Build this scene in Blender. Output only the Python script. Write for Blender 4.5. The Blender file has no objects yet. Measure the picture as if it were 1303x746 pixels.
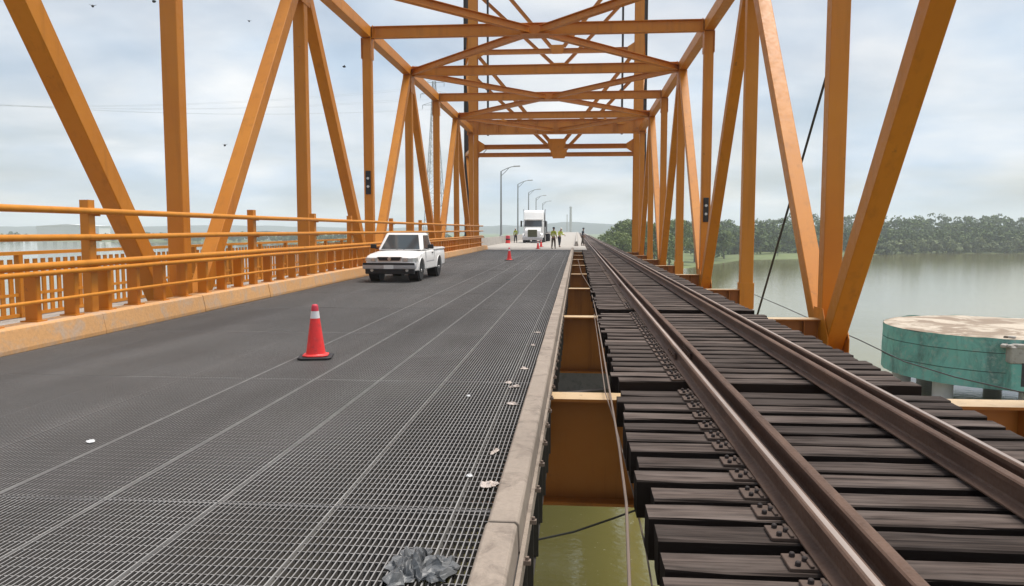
import bpy, bmesh, math, random
import numpy as np
from mathutils import Vector, Matrix, noise

random.seed(7)
rng = np.random.default_rng(7)
R = math.radians
sc = bpy.context.scene
COL = sc.collection

# ------------------------------------------------------------------ camera
F_PX, W_PX = 975.0, 1303.0
CAM_H = 1.6
cam_d = bpy.data.cameras.new("camera")
cam = bpy.data.objects.new("camera", cam_d)
COL.objects.link(cam)
cam_d.sensor_width = 36.0
cam_d.lens = 36.0 * F_PX / W_PX
cam_d.clip_start = 0.05
cam_d.clip_end = 30000
cam.location = (0, 0, CAM_H)
YAW = math.atan(82.5 / F_PX)
PITCH = math.atan(81.0 / F_PX * math.cos(YAW))
cam.rotation_euler = (R(90) - PITCH, 0, YAW)
sc.camera = cam

# ------------------------------------------------------------------ world, sun, exposure
SUN_EL, SUN_AZ = R(70), R(55)          # azimuth measured from +Y (bridge axis) towards +X
w = bpy.data.worlds.new("World")
sc.world = w
w.use_nodes = True
nt = w.node_tree
nt.nodes.clear()
def wn(t, **k):
    n = nt.nodes.new(t)
    for a, b in k.items():
        setattr(n, a, b)
    return n
sky = wn('ShaderNodeTexSky', sky_type='NISHITA', sun_disc=False, sun_elevation=SUN_EL, sun_rotation=SUN_AZ,
         air_density=1.0, dust_density=2.0, ozone_density=1.0)
bg = wn('ShaderNodeBackground')
bg.inputs[1].default_value = 0.074
tc = wn('ShaderNodeTexCoord')
sep = wn('ShaderNodeSeparateXYZ')
nt.links.new(tc.outputs['Generated'], sep.inputs[0])
zab = wn('ShaderNodeMath', operation='MAXIMUM'); zab.inputs[1].default_value = 0.0
nt.links.new(sep.outputs[2], zab.inputs[0])
zad = wn('ShaderNodeMath', operation='ADD'); zad.inputs[1].default_value = 0.22
nt.links.new(zab.outputs[0], zad.inputs[0])
dx = wn('ShaderNodeMath', operation='DIVIDE'); dy = wn('ShaderNodeMath', operation='DIVIDE')
nt.links.new(sep.outputs[0], dx.inputs[0]); nt.links.new(zad.outputs[0], dx.inputs[1])
nt.links.new(sep.outputs[1], dy.inputs[0]); nt.links.new(zad.outputs[0], dy.inputs[1])
cmb = wn('ShaderNodeCombineXYZ')
nt.links.new(dx.outputs[0], cmb.inputs[0]); nt.links.new(dy.outputs[0], cmb.inputs[1])
cn = wn('ShaderNodeTexNoise'); cn.inputs['Scale'].default_value = 1.1
cn.inputs['Detail'].default_value = 6.0; cn.inputs['Roughness'].default_value = 0.52
cn.inputs['Distortion'].default_value = 0.35
nt.links.new(cmb.outputs[0], cn.inputs['Vector'])
ramp = wn('ShaderNodeValToRGB')              # how much cloud covers the blue
ramp.color_ramp.elements[0].position = 0.33; ramp.color_ramp.elements[0].color = (0.34, 0.34, 0.34, 1)
ramp.color_ramp.elements[1].position = 0.62; ramp.color_ramp.elements[1].color = (1, 1, 1, 1)
nt.links.new(cn.outputs[0], ramp.inputs[0])
cn2 = wn('ShaderNodeTexNoise'); cn2.inputs['Scale'].default_value = 1.7
cn2.inputs['Detail'].default_value = 5.0; cn2.inputs['Roughness'].default_value = 0.5
mp2 = wn('ShaderNodeMapping'); mp2.inputs['Location'].default_value = (3.3, 1.7, 0.4)
nt.links.new(cmb.outputs[0], mp2.inputs[0]); nt.links.new(mp2.outputs[0], cn2.inputs['Vector'])
crp = wn('ShaderNodeValToRGB')               # cloud body: grey to white
crp.color_ramp.elements[0].position = 0.32; crp.color_ramp.elements[0].color = (5.8, 7.1, 8.6, 1)
crp.color_ramp.elements[1].position = 0.66; crp.color_ramp.elements[1].color = (9.8, 9.9, 9.9, 1)
nt.links.new(cn2.outputs[0], crp.inputs[0])
mixc = wn('ShaderNodeMix', data_type='RGBA')
nt.links.new(ramp.outputs[0], mixc.inputs['Factor'])
nt.links.new(sky.outputs[0], mixc.inputs['A']); nt.links.new(crp.outputs[0], mixc.inputs['B'])
nt.links.new(mixc.outputs['Result'], bg.inputs[0])
wo = wn('ShaderNodeOutputWorld')
nt.links.new(bg.outputs[0], wo.inputs[0])

sd = bpy.data.lights.new("sun", 'SUN')
sd.energy = 3.5
sd.angle = R(30)
sd.color = (1.0, 0.95, 0.88)
sun = bpy.data.objects.new("sun", sd)
COL.objects.link(sun)
sun.location = (0, 0, 60)
sv = Vector((math.sin(SUN_AZ) * math.cos(SUN_EL), math.cos(SUN_AZ) * math.cos(SUN_EL), math.sin(SUN_EL)))
sun.rotation_euler = (-sv).to_track_quat('-Z', 'Y').to_euler()

sc.view_settings.view_transform = 'Standard'
sc.view_settings.look = 'None'
sc.view_settings.gamma = 1.0
sc.view_settings.exposure = 0.50
sc.view_settings.use_curve_mapping = False
sc.render.engine = 'CYCLES'
sc.cycles.use_denoising = True
sc.cycles.max_bounces = 6
sc.cycles.diffuse_bounces = 3
sc.cycles.volume_bounces = 2

# ------------------------------------------------------------------ helpers
class MB:
    """collects polygons of ONE part"""
    def __init__(self):
        self.v, self.f, self.m = [], [], []
    def add(self, vs, fs, mi=0):
        b = len(self.v)
        self.v += [tuple(p) for p in vs]
        self.f += [tuple(b + i for i in f) for f in fs]
        self.m += [mi] * len(fs)
    def box(self, c, s, mi=0, rz=0.0, c2=None):
        x, y, z = s[0] / 2, s[1] / 2, s[2] / 2
        vs = []
        ca, sa = math.cos(rz), math.sin(rz)
        for dz in (-z, z):
            for dx_, dy_ in ((-x, -y), (x, -y), (x, y), (-x, y)):
                vs.append((c[0] + dx_ * ca - dy_ * sa, c[1] + dx_ * sa + dy_ * ca, c[2] + dz))
        self.add(vs, [(3, 2, 1, 0), (4, 5, 6, 7), (0, 1, 5, 4), (1, 2, 6, 5), (2, 3, 7, 6), (3, 0, 4, 7)], mi)
        return self
    def prism(self, prof, p0, p1, e1, e2, mi=0, caps=True, mis=None):
        p0, p1, e1, e2 = Vector(p0), Vector(p1), Vector(e1), Vector(e2)
        n = len(prof)
        vs = [p0 + e1 * a + e2 * b for a, b in prof] + [p1 + e1 * a + e2 * b for a, b in prof]
        fl = (p1 - p0).dot(e1.cross(e2)) < 0
        b = len(self.v)
        self.v += [tuple(p) for p in vs]
        for i in range(n):
            j = (i + 1) % n
            q = (i, j, n + j, n + i)
            self.f.append(tuple(b + k for k in (q[::-1] if fl else q)))
            self.m.append(mis[i] if mis else mi)
        if caps:
            a = tuple(range(n - 1, -1, -1)); c = tuple(range(n, 2 * n))
            if fl:
                a, c = a[::-1], c[::-1]
            self.f += [tuple(b + k for k in a), tuple(b + k for k in c)]
            self.m += [mi, mi]
        return self
    def tube(self, pts, r, n=8, mi=0, caps=True):
        pts = [Vector(p) for p in pts]
        b = len(self.v)
        N = len(pts)
        rs = r if isinstance(r, (list, tuple)) else [r] * N
        prev = None
        for i, p in enumerate(pts):
            t = (pts[min(i + 1, N - 1)] - pts[max(i - 1, 0)]).normalized()
            if prev is None:
                a = Vector((0, 0, 1)) if abs(t.z) < 0.9 else Vector((1, 0, 0))
                u = t.cross(a).normalized()
            else:
                u = (prev - t * prev.dot(t)).normalized()
            prev = u
            v_ = t.cross(u)
            for k in range(n):
                an = 2 * math.pi * k / n
                self.v.append(tuple(p + (u * math.cos(an) + v_ * math.sin(an)) * rs[i]))
        for i in range(N - 1):
            for k in range(n):
                k2 = (k + 1) % n
                self.f.append((b + i * n + k, b + i * n + k2, b + (i + 1) * n + k2, b + (i + 1) * n + k)); self.m.append(mi)
        if caps:
            self.f.append(tuple(b + k for k in range(n - 1, -1, -1))); self.m.append(mi)
            self.f.append(tuple(b + (N - 1) * n + k for k in range(n))); self.m.append(mi)
        return self
    def lathe(self, prof, o=(0, 0, 0), n=20, mi=0, axis='z', mis=None):
        b = len(self.v)
        for (r, h) in prof:
            for k in range(n):
                an = 2 * math.pi * k / n
                if axis == 'z':
                    p = (o[0] + r * math.cos(an), o[1] + r * math.sin(an), o[2] + h)
                elif axis == 'x':
                    p = (o[0] + h, o[1] + r * math.cos(an), o[2] + r * math.sin(an))
                else:
                    p = (o[0] + r * math.sin(an), o[1] + h, o[2] + r * math.cos(an))
                self.v.append(p)
        for i in range(len(prof) - 1):
            for k in range(n):
                k2 = (k + 1) % n
                self.f.append((b + i * n + k, b + i * n + k2, b + (i + 1) * n + k2, b + (i + 1) * n + k))
                self.m.append(mis[i] if mis else mi)
        self.f.append(tuple(b + k for k in range(n - 1, -1, -1))); self.m.append(mis[0] if mis else mi)
        e = b + (len(prof) - 1) * n
        self.f.append(tuple(e + k for k in range(n))); self.m.append(mis[-1] if mis else mi)
        return self
    def mesh(self, name, mats, smooth=False, bevel=0.0, seg=1):
        me = bpy.data.meshes.new(name)
        me.from_pydata(self.v, [], self.f)
        for mm in (mats if isinstance(mats, (list, tuple)) else [mats]):
            me.materials.append(mm)
        me.polygons.foreach_set('material_index', self.m)
        if bevel > 0:
            bm = bmesh.new(); bm.from_mesh(me)
            bmesh.ops.remove_doubles(bm, verts=bm.verts, dist=1e-5)
            es = [e for e in bm.edges if len(e.link_faces) == 2 and e.calc_face_angle(0) > 0.5]
            bmesh.ops.bevel(bm, geom=es, offset=bevel, segments=seg, profile=0.5, affect='EDGES', clamp_overlap=True)
            bmesh.ops.recalc_face_normals(bm, faces=bm.faces)
            bm.to_mesh(me); bm.free()
        if smooth:
            me.polygons.foreach_set('use_smooth', [True] * len(me.polygons))
            try:
                me.set_sharp_from_angle(angle=R(38))
            except Exception:
                pass
        me.update()
        return me
    def build(self, name, mats, parent=None, smooth=False, bevel=0.0, seg=1):
        return put(name, self.mesh(name, mats, smooth, bevel, seg), parent)

def put(name, me, parent=None, loc=None, rz=None):
    o = bpy.data.objects.new(name, me)
    COL.objects.link(o)
    if parent is not None:
        o.parent = parent
    if loc is not None:
        o.location = loc
    if rz is not None:
        o.rotation_euler[2] = rz
    return o
def tag(o, label=None, cat=None, group=None, kind=None):
    if label: o['label'] = label
    if cat: o['category'] = cat
    if group: o['group'] = group
    if kind: o['kind'] = kind
    return o
def empty(name, loc=(0, 0, 0), rz=0.0):
    o = bpy.data.objects.new(name, None)
    COL.objects.link(o)
    o.location = loc
    o.rotation_euler[2] = rz
    o.empty_display_size = 0.3
    return o
def copy_tree(o, parent=None):
    c = o.copy(); COL.objects.link(c); c.parent = parent
    for k in ('label', 'category', 'group', 'kind'):
        if k in o: c[k] = o[k]
    for ch in list(o.children):
        copy_tree(ch, c)
    return c
def cprof(a, b, c=0.012):
    """rectangle a x b with small chamfers"""
    a, b = a / 2, b / 2
    return [(-a + c, -b), (a - c, -b), (a, -b + c), (a, b - c), (a - c, b), (-a + c, b), (-a, b - c), (-a, -b + c)]
def iprof(wd, h, t=0.02, tw=0.014):
    a, b, c = wd / 2, h / 2, tw / 2
    return [(-a, -b), (a, -b), (a, -b + t), (c, -b + t), (c, b - t), (a, b - t), (a, b), (-a, b), (-a, b - t), (-c, b - t), (-c, -b + t), (-a, -b + t)]

# camera-model helper: a pixel of the photograph (1303 wide) on the plane z = const
_f = Vector((-math.sin(YAW) * math.cos(PITCH), math.cos(YAW) * math.cos(PITCH), -math.sin(PITCH)))
_r = Vector((math.cos(YAW), math.sin(YAW), 0)); _u = _r.cross(_f)
def onz(x, y, z):
    d = _f + _r * ((x - 651.5) / F_PX) - _u * ((y - 373) / F_PX)
    return Vector((0, 0, CAM_H)) + d * ((z - CAM_H) / d.z)
def ony(x, y, Y):
    d = _f + _r * ((x - 651.5) / F_PX) - _u * ((y - 373) / F_PX)
    return Vector((0, 0, CAM_H)) + d * (Y / d.y)

# ------------------------------------------------------------------ materials
class NM:
    def __init__(self, name):
        self.m = bpy.data.materials.new(name); self.m.use_nodes = True
        self.t = self.m.node_tree
        self.b = self.t.nodes['Principled BSDF']
        self.geo = None
    def n(self, t, **k):
        n = self.t.nodes.new(t)
        for a, b in k.items():
            setattr(n, a, b)
        return n
    def l(self, a, b):
        self.t.links.new(a, b)
    def pos(self, scale=(1, 1, 1), obj=False):
        if obj:
            s = self.n('ShaderNodeTexCoord').outputs['Object']
        else:
            s = self.n('ShaderNodeNewGeometry').outputs['Position']
        mp = self.n('ShaderNodeMapping'); mp.inputs['Scale'].default_value = scale
        self.l(s, mp.inputs[0])
        return mp.outputs[0]
    def noise(self, vec, scale, detail=4, rough=0.55, dist=0.0):
        n = self.n('ShaderNodeTexNoise')
        n.inputs['Scale'].default_value = scale; n.inputs['Detail'].default_value = detail
        n.inputs['Roughness'].default_value = rough; n.inputs['Distortion'].default_value = dist
        self.l(vec, n.inputs['Vector'])
        return n.outputs[0]
    def ramp(self, fac, stops):
        r = self.n('ShaderNodeValToRGB')
        e = r.color_ramp.elements
        while len(e) < len(stops): e.new(0.5)
        for el, (p, c) in zip(e, stops):
            el.position = p
            el.color = (*c, 1) if isinstance(c, (tuple, list)) else (c, c, c, 1)
        self.l(fac, r.inputs[0])
        return r.outputs[0]
    def mix(self, fac, a, b, mode='MIX'):
        m = self.n('ShaderNodeMix', data_type='RGBA', blend_type=mode)
        for s, val in (('Factor', fac), ('A', a), ('B', b)):
            if isinstance(val, bpy.types.NodeSocket): self.l(val, m.inputs[s])
            elif s == 'Factor': m.inputs[s].default_value = val
            else: m.inputs[s].default_value = (*val, 1)
        return m.outputs['Result']
    def bump(self, h, strength=0.3, dist=0.01):
        b = self.n('ShaderNodeBump'); b.inputs['Strength'].default_value = strength; b.inputs['Distance'].default_value = dist
        self.l(h, b.inputs['Height']); self.l(b.outputs[0], self.b.inputs['Normal'])
    def out(self, col=None, rough=None, metal=None, spec=None):
        if col is not None:
            if isinstance(col, bpy.types.NodeSocket): self.l(col, self.b.inputs['Base Color'])
            else: self.b.inputs['Base Color'].default_value = (*col, 1)
        if rough is not None:
            if isinstance(rough, bpy.types.NodeSocket): self.l(rough, self.b.inputs['Roughness'])
            else: self.b.inputs['Roughness'].default_value = rough
        if metal is not None: self.b.inputs['Metallic'].default_value = metal
        if spec is not None: self.b.inputs['Specular IOR Level'].default_value = spec
        return self.m

def mat_paint(name, c1, c2, rust=(0.13, 0.055, 0.02), amount=0.5, rough=0.5, sheen=0.0):
    m = NM(name)
    p = m.pos()
    big = m.noise(p, 0.55, 5, 0.6)
    fine = m.noise(p, 9.0, 4, 0.6)
    col = m.mix(m.ramp(big, [(0.3, 0.0), (0.7, 1.0)]), c1, c2)
    sp = m.pos((5, 5, 0.35))
    st = m.noise(sp, 1.0, 5, 0.6)
    f = m.ramp(st, [(0.52, 0.0), (0.74, amount)])
    col = m.mix(f, col, tuple(0.55 * a for a in c1))
    ru = m.ramp(m.noise(p, 3.1, 6, 0.7), [(0.64, 0.0), (0.74, 0.75)])
    col = m.mix(ru, col, rust)
    m.bump(fine, 0.12, 0.004)
    m.b.inputs['Sheen Weight'].default_value = sheen      # chalky, faded top coat
    m.b.inputs['Sheen Roughness'].default_value = 0.45
    return m.out(col, m.ramp(fine, [(0.3, rough - 0.08), (0.7, rough + 0.12)]))
M = {}
M['orange'] = mat_paint('orange_paint', (0.52, 0.172, 0.004), (0.60, 0.220, 0.009), amount=0.4, rough=0.45)
M['orange_rail'] = mat_paint('orange_rail_paint', (0.58, 0.205, 0.008), (0.64, 0.255, 0.02), amount=0.35, rough=0.45)
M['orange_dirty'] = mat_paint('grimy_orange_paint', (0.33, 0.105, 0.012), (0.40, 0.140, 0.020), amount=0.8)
M['dusty'] = mat_paint('dusty_flange_paint', (0.52, 0.35, 0.18), (0.60, 0.46, 0.29), amount=0.5)
M['grey_steel'] = mat_paint('grey_steel', (0.20, 0.205, 0.21), (0.27, 0.27, 0.27), amount=0.3)
M['dark_steel'] = mat_paint('dark_steel', (0.045, 0.042, 0.042), (0.075, 0.065, 0.06), amount=0.3)

def mat_plain(name, c, rough=0.5, metal=0.0, var=0.12, scale=6.0, bump=0.05):
    m = NM(name)
    p = m.pos(obj=True)
    nz = m.noise(p, scale, 4, 0.6)
    a = tuple(max(0, x * (1 - var)) for x in c); b = tuple(min(1, x * (1 + var)) for x in c)
    m.bump(nz, bump, 0.003)
    return m.out(m.mix(nz, a, b), rough, metal)

def mat_grating():
    m = NM('grating_steel')
    p = m.pos()
    wear = m.noise(m.pos((1.1, 0.05, 1)), 1.0, 5, 0.55)
    blot = m.noise(p, 0.9, 6, 0.62, 0.4)
    fine = m.noise(p, 30, 3, 0.6)
    col = m.mix(m.ramp(wear, [(0.32, 0.0), (0.68, 1.0)]), (0.205, 0.198, 0.194), (0.400, 0.388, 0.380))
    col = m.mix(m.ramp(blot, [(0.42, 0.0), (0.68, 0.4)]), col, (0.150, 0.138, 0.130))
    rs = m.ramp(m.noise(p, 2.3, 6, 0.7), [(0.62, 0.0), (0.74, 0.55)])
    col = m.mix(rs, col, (0.11, 0.07, 0.048))
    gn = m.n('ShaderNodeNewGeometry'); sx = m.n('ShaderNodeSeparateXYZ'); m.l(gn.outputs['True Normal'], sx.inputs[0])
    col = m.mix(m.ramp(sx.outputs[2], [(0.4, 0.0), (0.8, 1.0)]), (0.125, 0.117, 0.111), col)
    m.bump(fine, 0.2, 0.002)
    return m.out(col, m.ramp(fine, [(0.3, 0.36), (0.7, 0.58)]), 0.2)
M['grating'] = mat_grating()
M['grating_edge'] = mat_plain('grating_edge_bar', (0.33, 0.32, 0.31), 0.5, 0.1, 0.6, 2.5)

def mat_concrete(name, c, dark=0.55, stain=(0.12, 0.1, 0.085), scale=1.0, stain_amt=0.6):
    m = NM(name)
    p = m.pos()
    big = m.noise(p, 0.8 * scale, 6, 0.65)
    fine = m.noise(p, 22 * scale, 5, 0.7)
    col = m.mix(m.ramp(big, [(0.3, 0.0), (0.7, 1.0)]), tuple(dark * 1.35 * x for x in c), c)
    sp = m.noise(p, 2.2 * scale, 6, 0.7, 0.6)
    col = m.mix(m.ramp(sp, [(0.50, 0.0), (0.66, stain_amt)]), col, stain)
    col = m.mix(m.ramp(fine, [(0.35, 0.35), (0.6, 0.0)]), col, tuple(0.55 * x for x in c))
    m.bump(fine, 0.35, 0.004)
    return m.out(col, 0.85)
M['curb'] = mat_concrete('curb_concrete', (0.36, 0.295, 0.24), 0.55, stain=(0.13, 0.10, 0.08), scale=2.0, stain_amt=0.75)
M['curb_orange'] = mat_concrete('worn_orange_concrete', (0.64, 0.350, 0.145), 0.70, stain=(0.42, 0.35, 0.29), scale=1.0, stain_amt=0.75)
M['road'] = mat_concrete('road_concrete', (0.40, 0.365, 0.325), 0.68, stain=(0.22, 0.20, 0.18), scale=0.35)
M['pier_concrete'] = mat_concrete('pier_concrete', (0.42, 0.39, 0.35), 0.6)

def mat_wood():
    m = NM('creosoted_timber')
    tcn = m.n('ShaderNodeTexCoord')
    oi = m.n('ShaderNodeObjectInfo')
    ad = m.n('ShaderNodeVectorMath', operation='ADD')
    sc_ = m.n('ShaderNodeVectorMath', operation='SCALE'); sc_.inputs['Scale'].default_value = 37.0
    cx = m.n('ShaderNodeCombineXYZ')
    for i in range(3): m.l(oi.outputs['Random'], cx.inputs[i])
    m.l(cx.outputs[0], sc_.inputs[0])
    m.l(tcn.outputs['Object'], ad.inputs[0]); m.l(sc_.outputs[0], ad.inputs[1])
    mp = m.n('ShaderNodeMapping'); mp.inputs['Scale'].default_value = (1.2, 26, 26)
    m.l(ad.outputs[0], mp.inputs[0])
    gr = m.noise(mp.outputs[0], 1.0, 6, 0.65, 0.3)
    mp2 = m.n('ShaderNodeMapping'); mp2.inputs['Scale'].default_value = (1.0, 4, 4)
    m.l(ad.outputs[0], mp2.inputs[0])
    pt = m.noise(mp2.outputs[0], 1.6, 5, 0.6)
    col = m.mix(m.ramp(gr, [(0.34, 0.0), (0.62, 1.0)]), (0.016, 0.012, 0.010), (0.118, 0.090, 0.077))
    col = m.mix(m.ramp(pt, [(0.4, 0.0), (0.72, 0.65)]), col, (0.165, 0.134, 0.118))
    mp3 = m.n('ShaderNodeMapping'); mp3.inputs['Scale'].default_value = (0.55, 30, 4)
    m.l(ad.outputs[0], mp3.inputs[0])
    ck = m.noise(mp3.outputs[0], 1.0, 3, 0.5, 0.2)
    col = m.mix(m.ramp(ck, [(0.30, 0.6), (0.36, 0.0)]), col, (0.006, 0.004, 0.003))
    lo = m.n('ShaderNodeMapRange'); lo.inputs['To Min'].default_value = 0.6; lo.inputs['To Max'].default_value = 1.35
    m.l(oi.outputs['Random'], lo.inputs['Value'])
    hs = m.n('ShaderNodeHueSaturation'); m.l(col, hs.inputs['Color']); m.l(lo.outputs[0], hs.inputs['Value'])
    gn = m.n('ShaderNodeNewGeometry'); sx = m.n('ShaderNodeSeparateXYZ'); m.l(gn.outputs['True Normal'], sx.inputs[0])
    dust = m.ramp(sx.outputs[2], [(0.45, 0.0), (0.9, 1.0)])  # upward faces keep the wood tone, side faces go near black
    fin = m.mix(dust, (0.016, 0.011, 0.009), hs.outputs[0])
    m.bump(gr, 0.7, 0.006)
    return m.out(fin, 0.8, spec=0.12)
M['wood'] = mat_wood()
def mat_rail():
    m = NM('rusty_rail')
    p = m.pos((6, 1.2, 6))
    a = m.noise(p, 1.5, 5, 0.65)
    b = m.noise(m.pos(), 40, 4, 0.6)
    col = m.mix(m.ramp(a, [(0.3, 0.0), (0.7, 1.0)]), (0.072, 0.037, 0.023), (0.150, 0.087, 0.058))
    m.bump(b, 0.3, 0.002)
    return m.out(col, m.ramp(b, [(0.3, 0.55), (0.7, 0.8)]), 0.15)
M['rail'] = mat_rail()
m_ = NM('polished_rail_head')
nz = m_.noise(m_.pos((10, 0.6, 10)), 2.0, 4, 0.6)
M['rail_head'] = m_.out(m_.mix(nz, (0.34, 0.27, 0.235), (0.52, 0.45, 0.40)), m_.ramp(nz, [(0.3, 0.38), (0.7, 0.55)]), 0.55)
M['tie_plate'] = mat_plain('tie_plate_iron', (0.10, 0.066, 0.05), 0.7, 0.1, 0.35, 25, 0.3)
M['bolt'] = mat_plain('bolt_iron', (0.035, 0.026, 0.024), 0.7, 0.1, 0.3, 40)

def mat_water():
    m = NM('river_water')
    p = m.pos()
    a = m.noise(m.pos((1, 1.5, 1)), 1.6, 4, 0.55, 0.6)
    b = m.noise(m.pos((1, 2.2, 1)), 0.10, 4, 0.55)
    c = m.noise(p, 0.016, 5, 0.6)
    col = m.mix(m.ramp(c, [(0.35, 0.0), (0.65, 1.0)]), (0.135, 0.122, 0.036), (0.175, 0.158, 0.060))
    fo_ = m.noise(p, 3.2, 5, 0.7, 0.5)
    col = m.mix(m.ramp(fo_, [(0.66, 0.0), (0.70, 0.8)]), col, (0.55, 0.54, 0.42))
    b1 = m.n('ShaderNodeBump'); b1.inputs['Strength'].default_value = 0.6; b1.inputs['Distance'].default_value = 0.022
    m.l(a, b1.inputs['Height'])
    b2 = m.n('ShaderNodeBump'); b2.inputs['Strength'].default_value = 0.2; b2.inputs['Distance'].default_value = 0.1
    m.l(b, b2.inputs['Height']); m.l(b1.outputs[0], b2.inputs['Normal'])
    m.l(b2.outputs[0], m.b.inputs['Normal'])
    m.b.inputs['IOR'].default_value = 1.45
    return m.out(col, 0.05)
M['water'] = mat_water()
def mat_foliage(name, c1, c2):
    m = NM(name)
    p = m.pos()
    a = m.noise(p, 0.10, 4, 0.6); b = m.noise(p, 1.3, 3, 0.6)
    col = m.mix(m.ramp(a, [(0.35, 0.0), (0.65, 1.0)]), c1, c2)
    col = m.mix(m.ramp(b, [(0.35, 0.0), (0.7, 0.6)]), col, tuple(1.35 * x for x in c2))
    m.b.inputs['Subsurface Weight'].default_value = 0.0
    return m.out(col, 0.75, spec=0.2)
M['leaf'] = mat_foliage('forest_leaves', (0.045, 0.075, 0.022), (0.095, 0.130, 0.042))
M['leaf2'] = mat_foliage('bank_leaves', (0.085, 0.120, 0.032), (0.150, 0.190, 0.058))
M['bark'] = mat_plain('bark', (0.10, 0.075, 0.055), 0.9, 0, 0.3, 3)
def mat_ground():
    m = NM('riverbank_ground')
    p = m.pos()
    a = m.noise(p, 0.02, 5, 0.6); b = m.noise(p, 0.35, 5, 0.65)
    col = m.mix(m.ramp(a, [(0.35, 0.0), (0.65, 1.0)]), (0.075, 0.105, 0.030), (0.125, 0.165, 0.050))
    col = m.mix(m.ramp(b, [(0.45, 0.0), (0.75, 0.6)]), col, (0.16, 0.15, 0.085))
    m.bump(b, 0.5, 0.4)
    return m.out(col, 0.95)
M['ground'] = mat_ground()
M['hill'] = mat_foliage('hill_woods', (0.030, 0.040, 0.036), (0.050, 0.062, 0.056))
M['white'] = mat_plain('white_car_paint', (0.80, 0.79, 0.77), 0.28, 0, 0.03, 2, 0.0)
M['white_wall'] = mat_plain('white_cladding', (0.72, 0.72, 0.72), 0.7, 0, 0.06, 0.1)
M['chrome'] = mat_plain('dull_chrome', (0.55, 0.55, 0.55), 0.28, 0.9, 0.08, 5)
M['bumper'] = mat_plain('grey_bumper', (0.46, 0.46, 0.47), 0.4, 0.2, 0.08, 5)
M['black'] = mat_plain('black_plastic', (0.014, 0.014, 0.015), 0.55, 0, 0.2, 8)
M['tyre'] = mat_plain('tyre_rubber', (0.018, 0.018, 0.018), 0.8, 0, 0.2, 15, 0.2)
M['rim'] = mat_plain('wheel_rim', (0.58, 0.58, 0.58), 0.35, 0.7, 0.1, 8)
M['glass'] = mat_plain('dark_window_glass', (0.05, 0.06, 0.065), 0.06, 0.0, 0.1, 2, 0.0)
M['glass'].node_tree.nodes['Principled BSDF'].inputs['Specular IOR Level'].default_value = 0.9
M['lamp_glass'] = mat_plain('headlight_glass', (0.50, 0.51, 0.50), 0.12, 0.2, 0.15, 20, 0.1)
M['amber'] = mat_plain('amber_lens', (0.55, 0.22, 0.02), 0.2)
M['plate'] = mat_plain('number_plate', (0.70, 0.71, 0.70), 0.4)
M['cone'] = mat_plain('cone_orange_red', (0.86, 0.032, 0.034), 0.45, 0, 0.08, 9)
def mat_cone():
    m = NM('scuffed_cone_red')
    a = m.noise(m.pos(obj=True), 14, 6, 0.7); b = m.noise(m.pos((1, 1, 0.3), obj=True), 22, 4, 0.6)
    col = m.mix(m.ramp(a, [(0.52, 0.0), (0.70, 0.6)]), (0.84, 0.036, 0.034), (0.42, 0.045, 0.040))
    col = m.mix(m.ramp(b, [(0.60, 0.0), (0.72, 0.5)]), col, (0.86, 0.16, 0.13))
    return m.out(col, 0.5)
M['cone'] = mat_cone()
M['cone_top'] = mat_plain('cone_faded_red', (0.62, 0.045, 0.075), 0.55, 0, 0.1, 9)
M['cone_band'] = mat_plain('reflective_white', (0.78, 0.76, 0.76), 0.35, 0, 0.05, 12)
M['olive'] = mat_plain('olive_grille', (0.075, 0.075, 0.035), 0.6)
M['hivis'] = mat_plain('lime_vest', (0.50, 0.60, 0.08), 0.75)
M['hivis_dark'] = mat_plain('dull_lime_vest', (0.40, 0.48, 0.06), 0.8)
M['khaki'] = mat_plain('brown_trousers', (0.085, 0.065, 0.05), 0.9)
M['navy'] = mat_plain('navy_cloth', (0.03, 0.035, 0.05), 0.9)
M['skin'] = mat_plain('skin', (0.30, 0.17, 0.11), 0.6)
M['helmet'] = mat_plain('white_helmet', (0.75, 0.74, 0.70), 0.35)
M['boot'] = mat_plain('boot_leather', (0.03, 0.022, 0.018), 0.7)
M['cable'] = mat_plain('black_cable', (0.035, 0.036, 0.04), 0.6)
M['rope'] = mat_plain('pale_cable', (0.20, 0.15, 0.12), 0.8)
M['galv'] = mat_plain('galvanised_pole', (0.30, 0.32, 0.33), 0.5, 0.4, 0.1, 1)
M['rag'] = mat_plain('grey_plastic_rag', (0.12, 0.125, 0.13), 0.45, 0, 0.6, 14, 0.3)
M['paper'] = mat_plain('pale_paper', (0.60, 0.52, 0.47), 0.85, 0, 0.2, 20)
M['bird'] = mat_plain('dark_feathers', (0.02, 0.02, 0.022), 0.8)
M['red_roof'] = mat_plain('red_tin', (0.40, 0.07, 0.05), 0.6)
M['silt'] = mat_plain('pile_white', (0.62, 0.60, 0.57), 0.8, 0, 0.2, 0.8)

# ------------------------------------------------------------------ the setting: water, banks, hills
WZ = -12.0
mb = MB()
xs = [-5000, -3000, -800, -200, 0, 200, 800, 3000, 5000]
ys = [-1500, -600, -100, 0, 60, 150, 300, 600, 1500, 4900]
for y in ys:
    for x in xs: mb.v.append((x, y, WZ))
for j in range(len(ys) - 1):
    for i in range(len(xs) - 1):
        a = j * len(xs) + i
        mb.f.append((a, a + 1, a + 1 + len(xs), a + len(xs))); mb.m.append(0)
tag(mb.build('river_water', M['water']), kind='structure')

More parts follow.
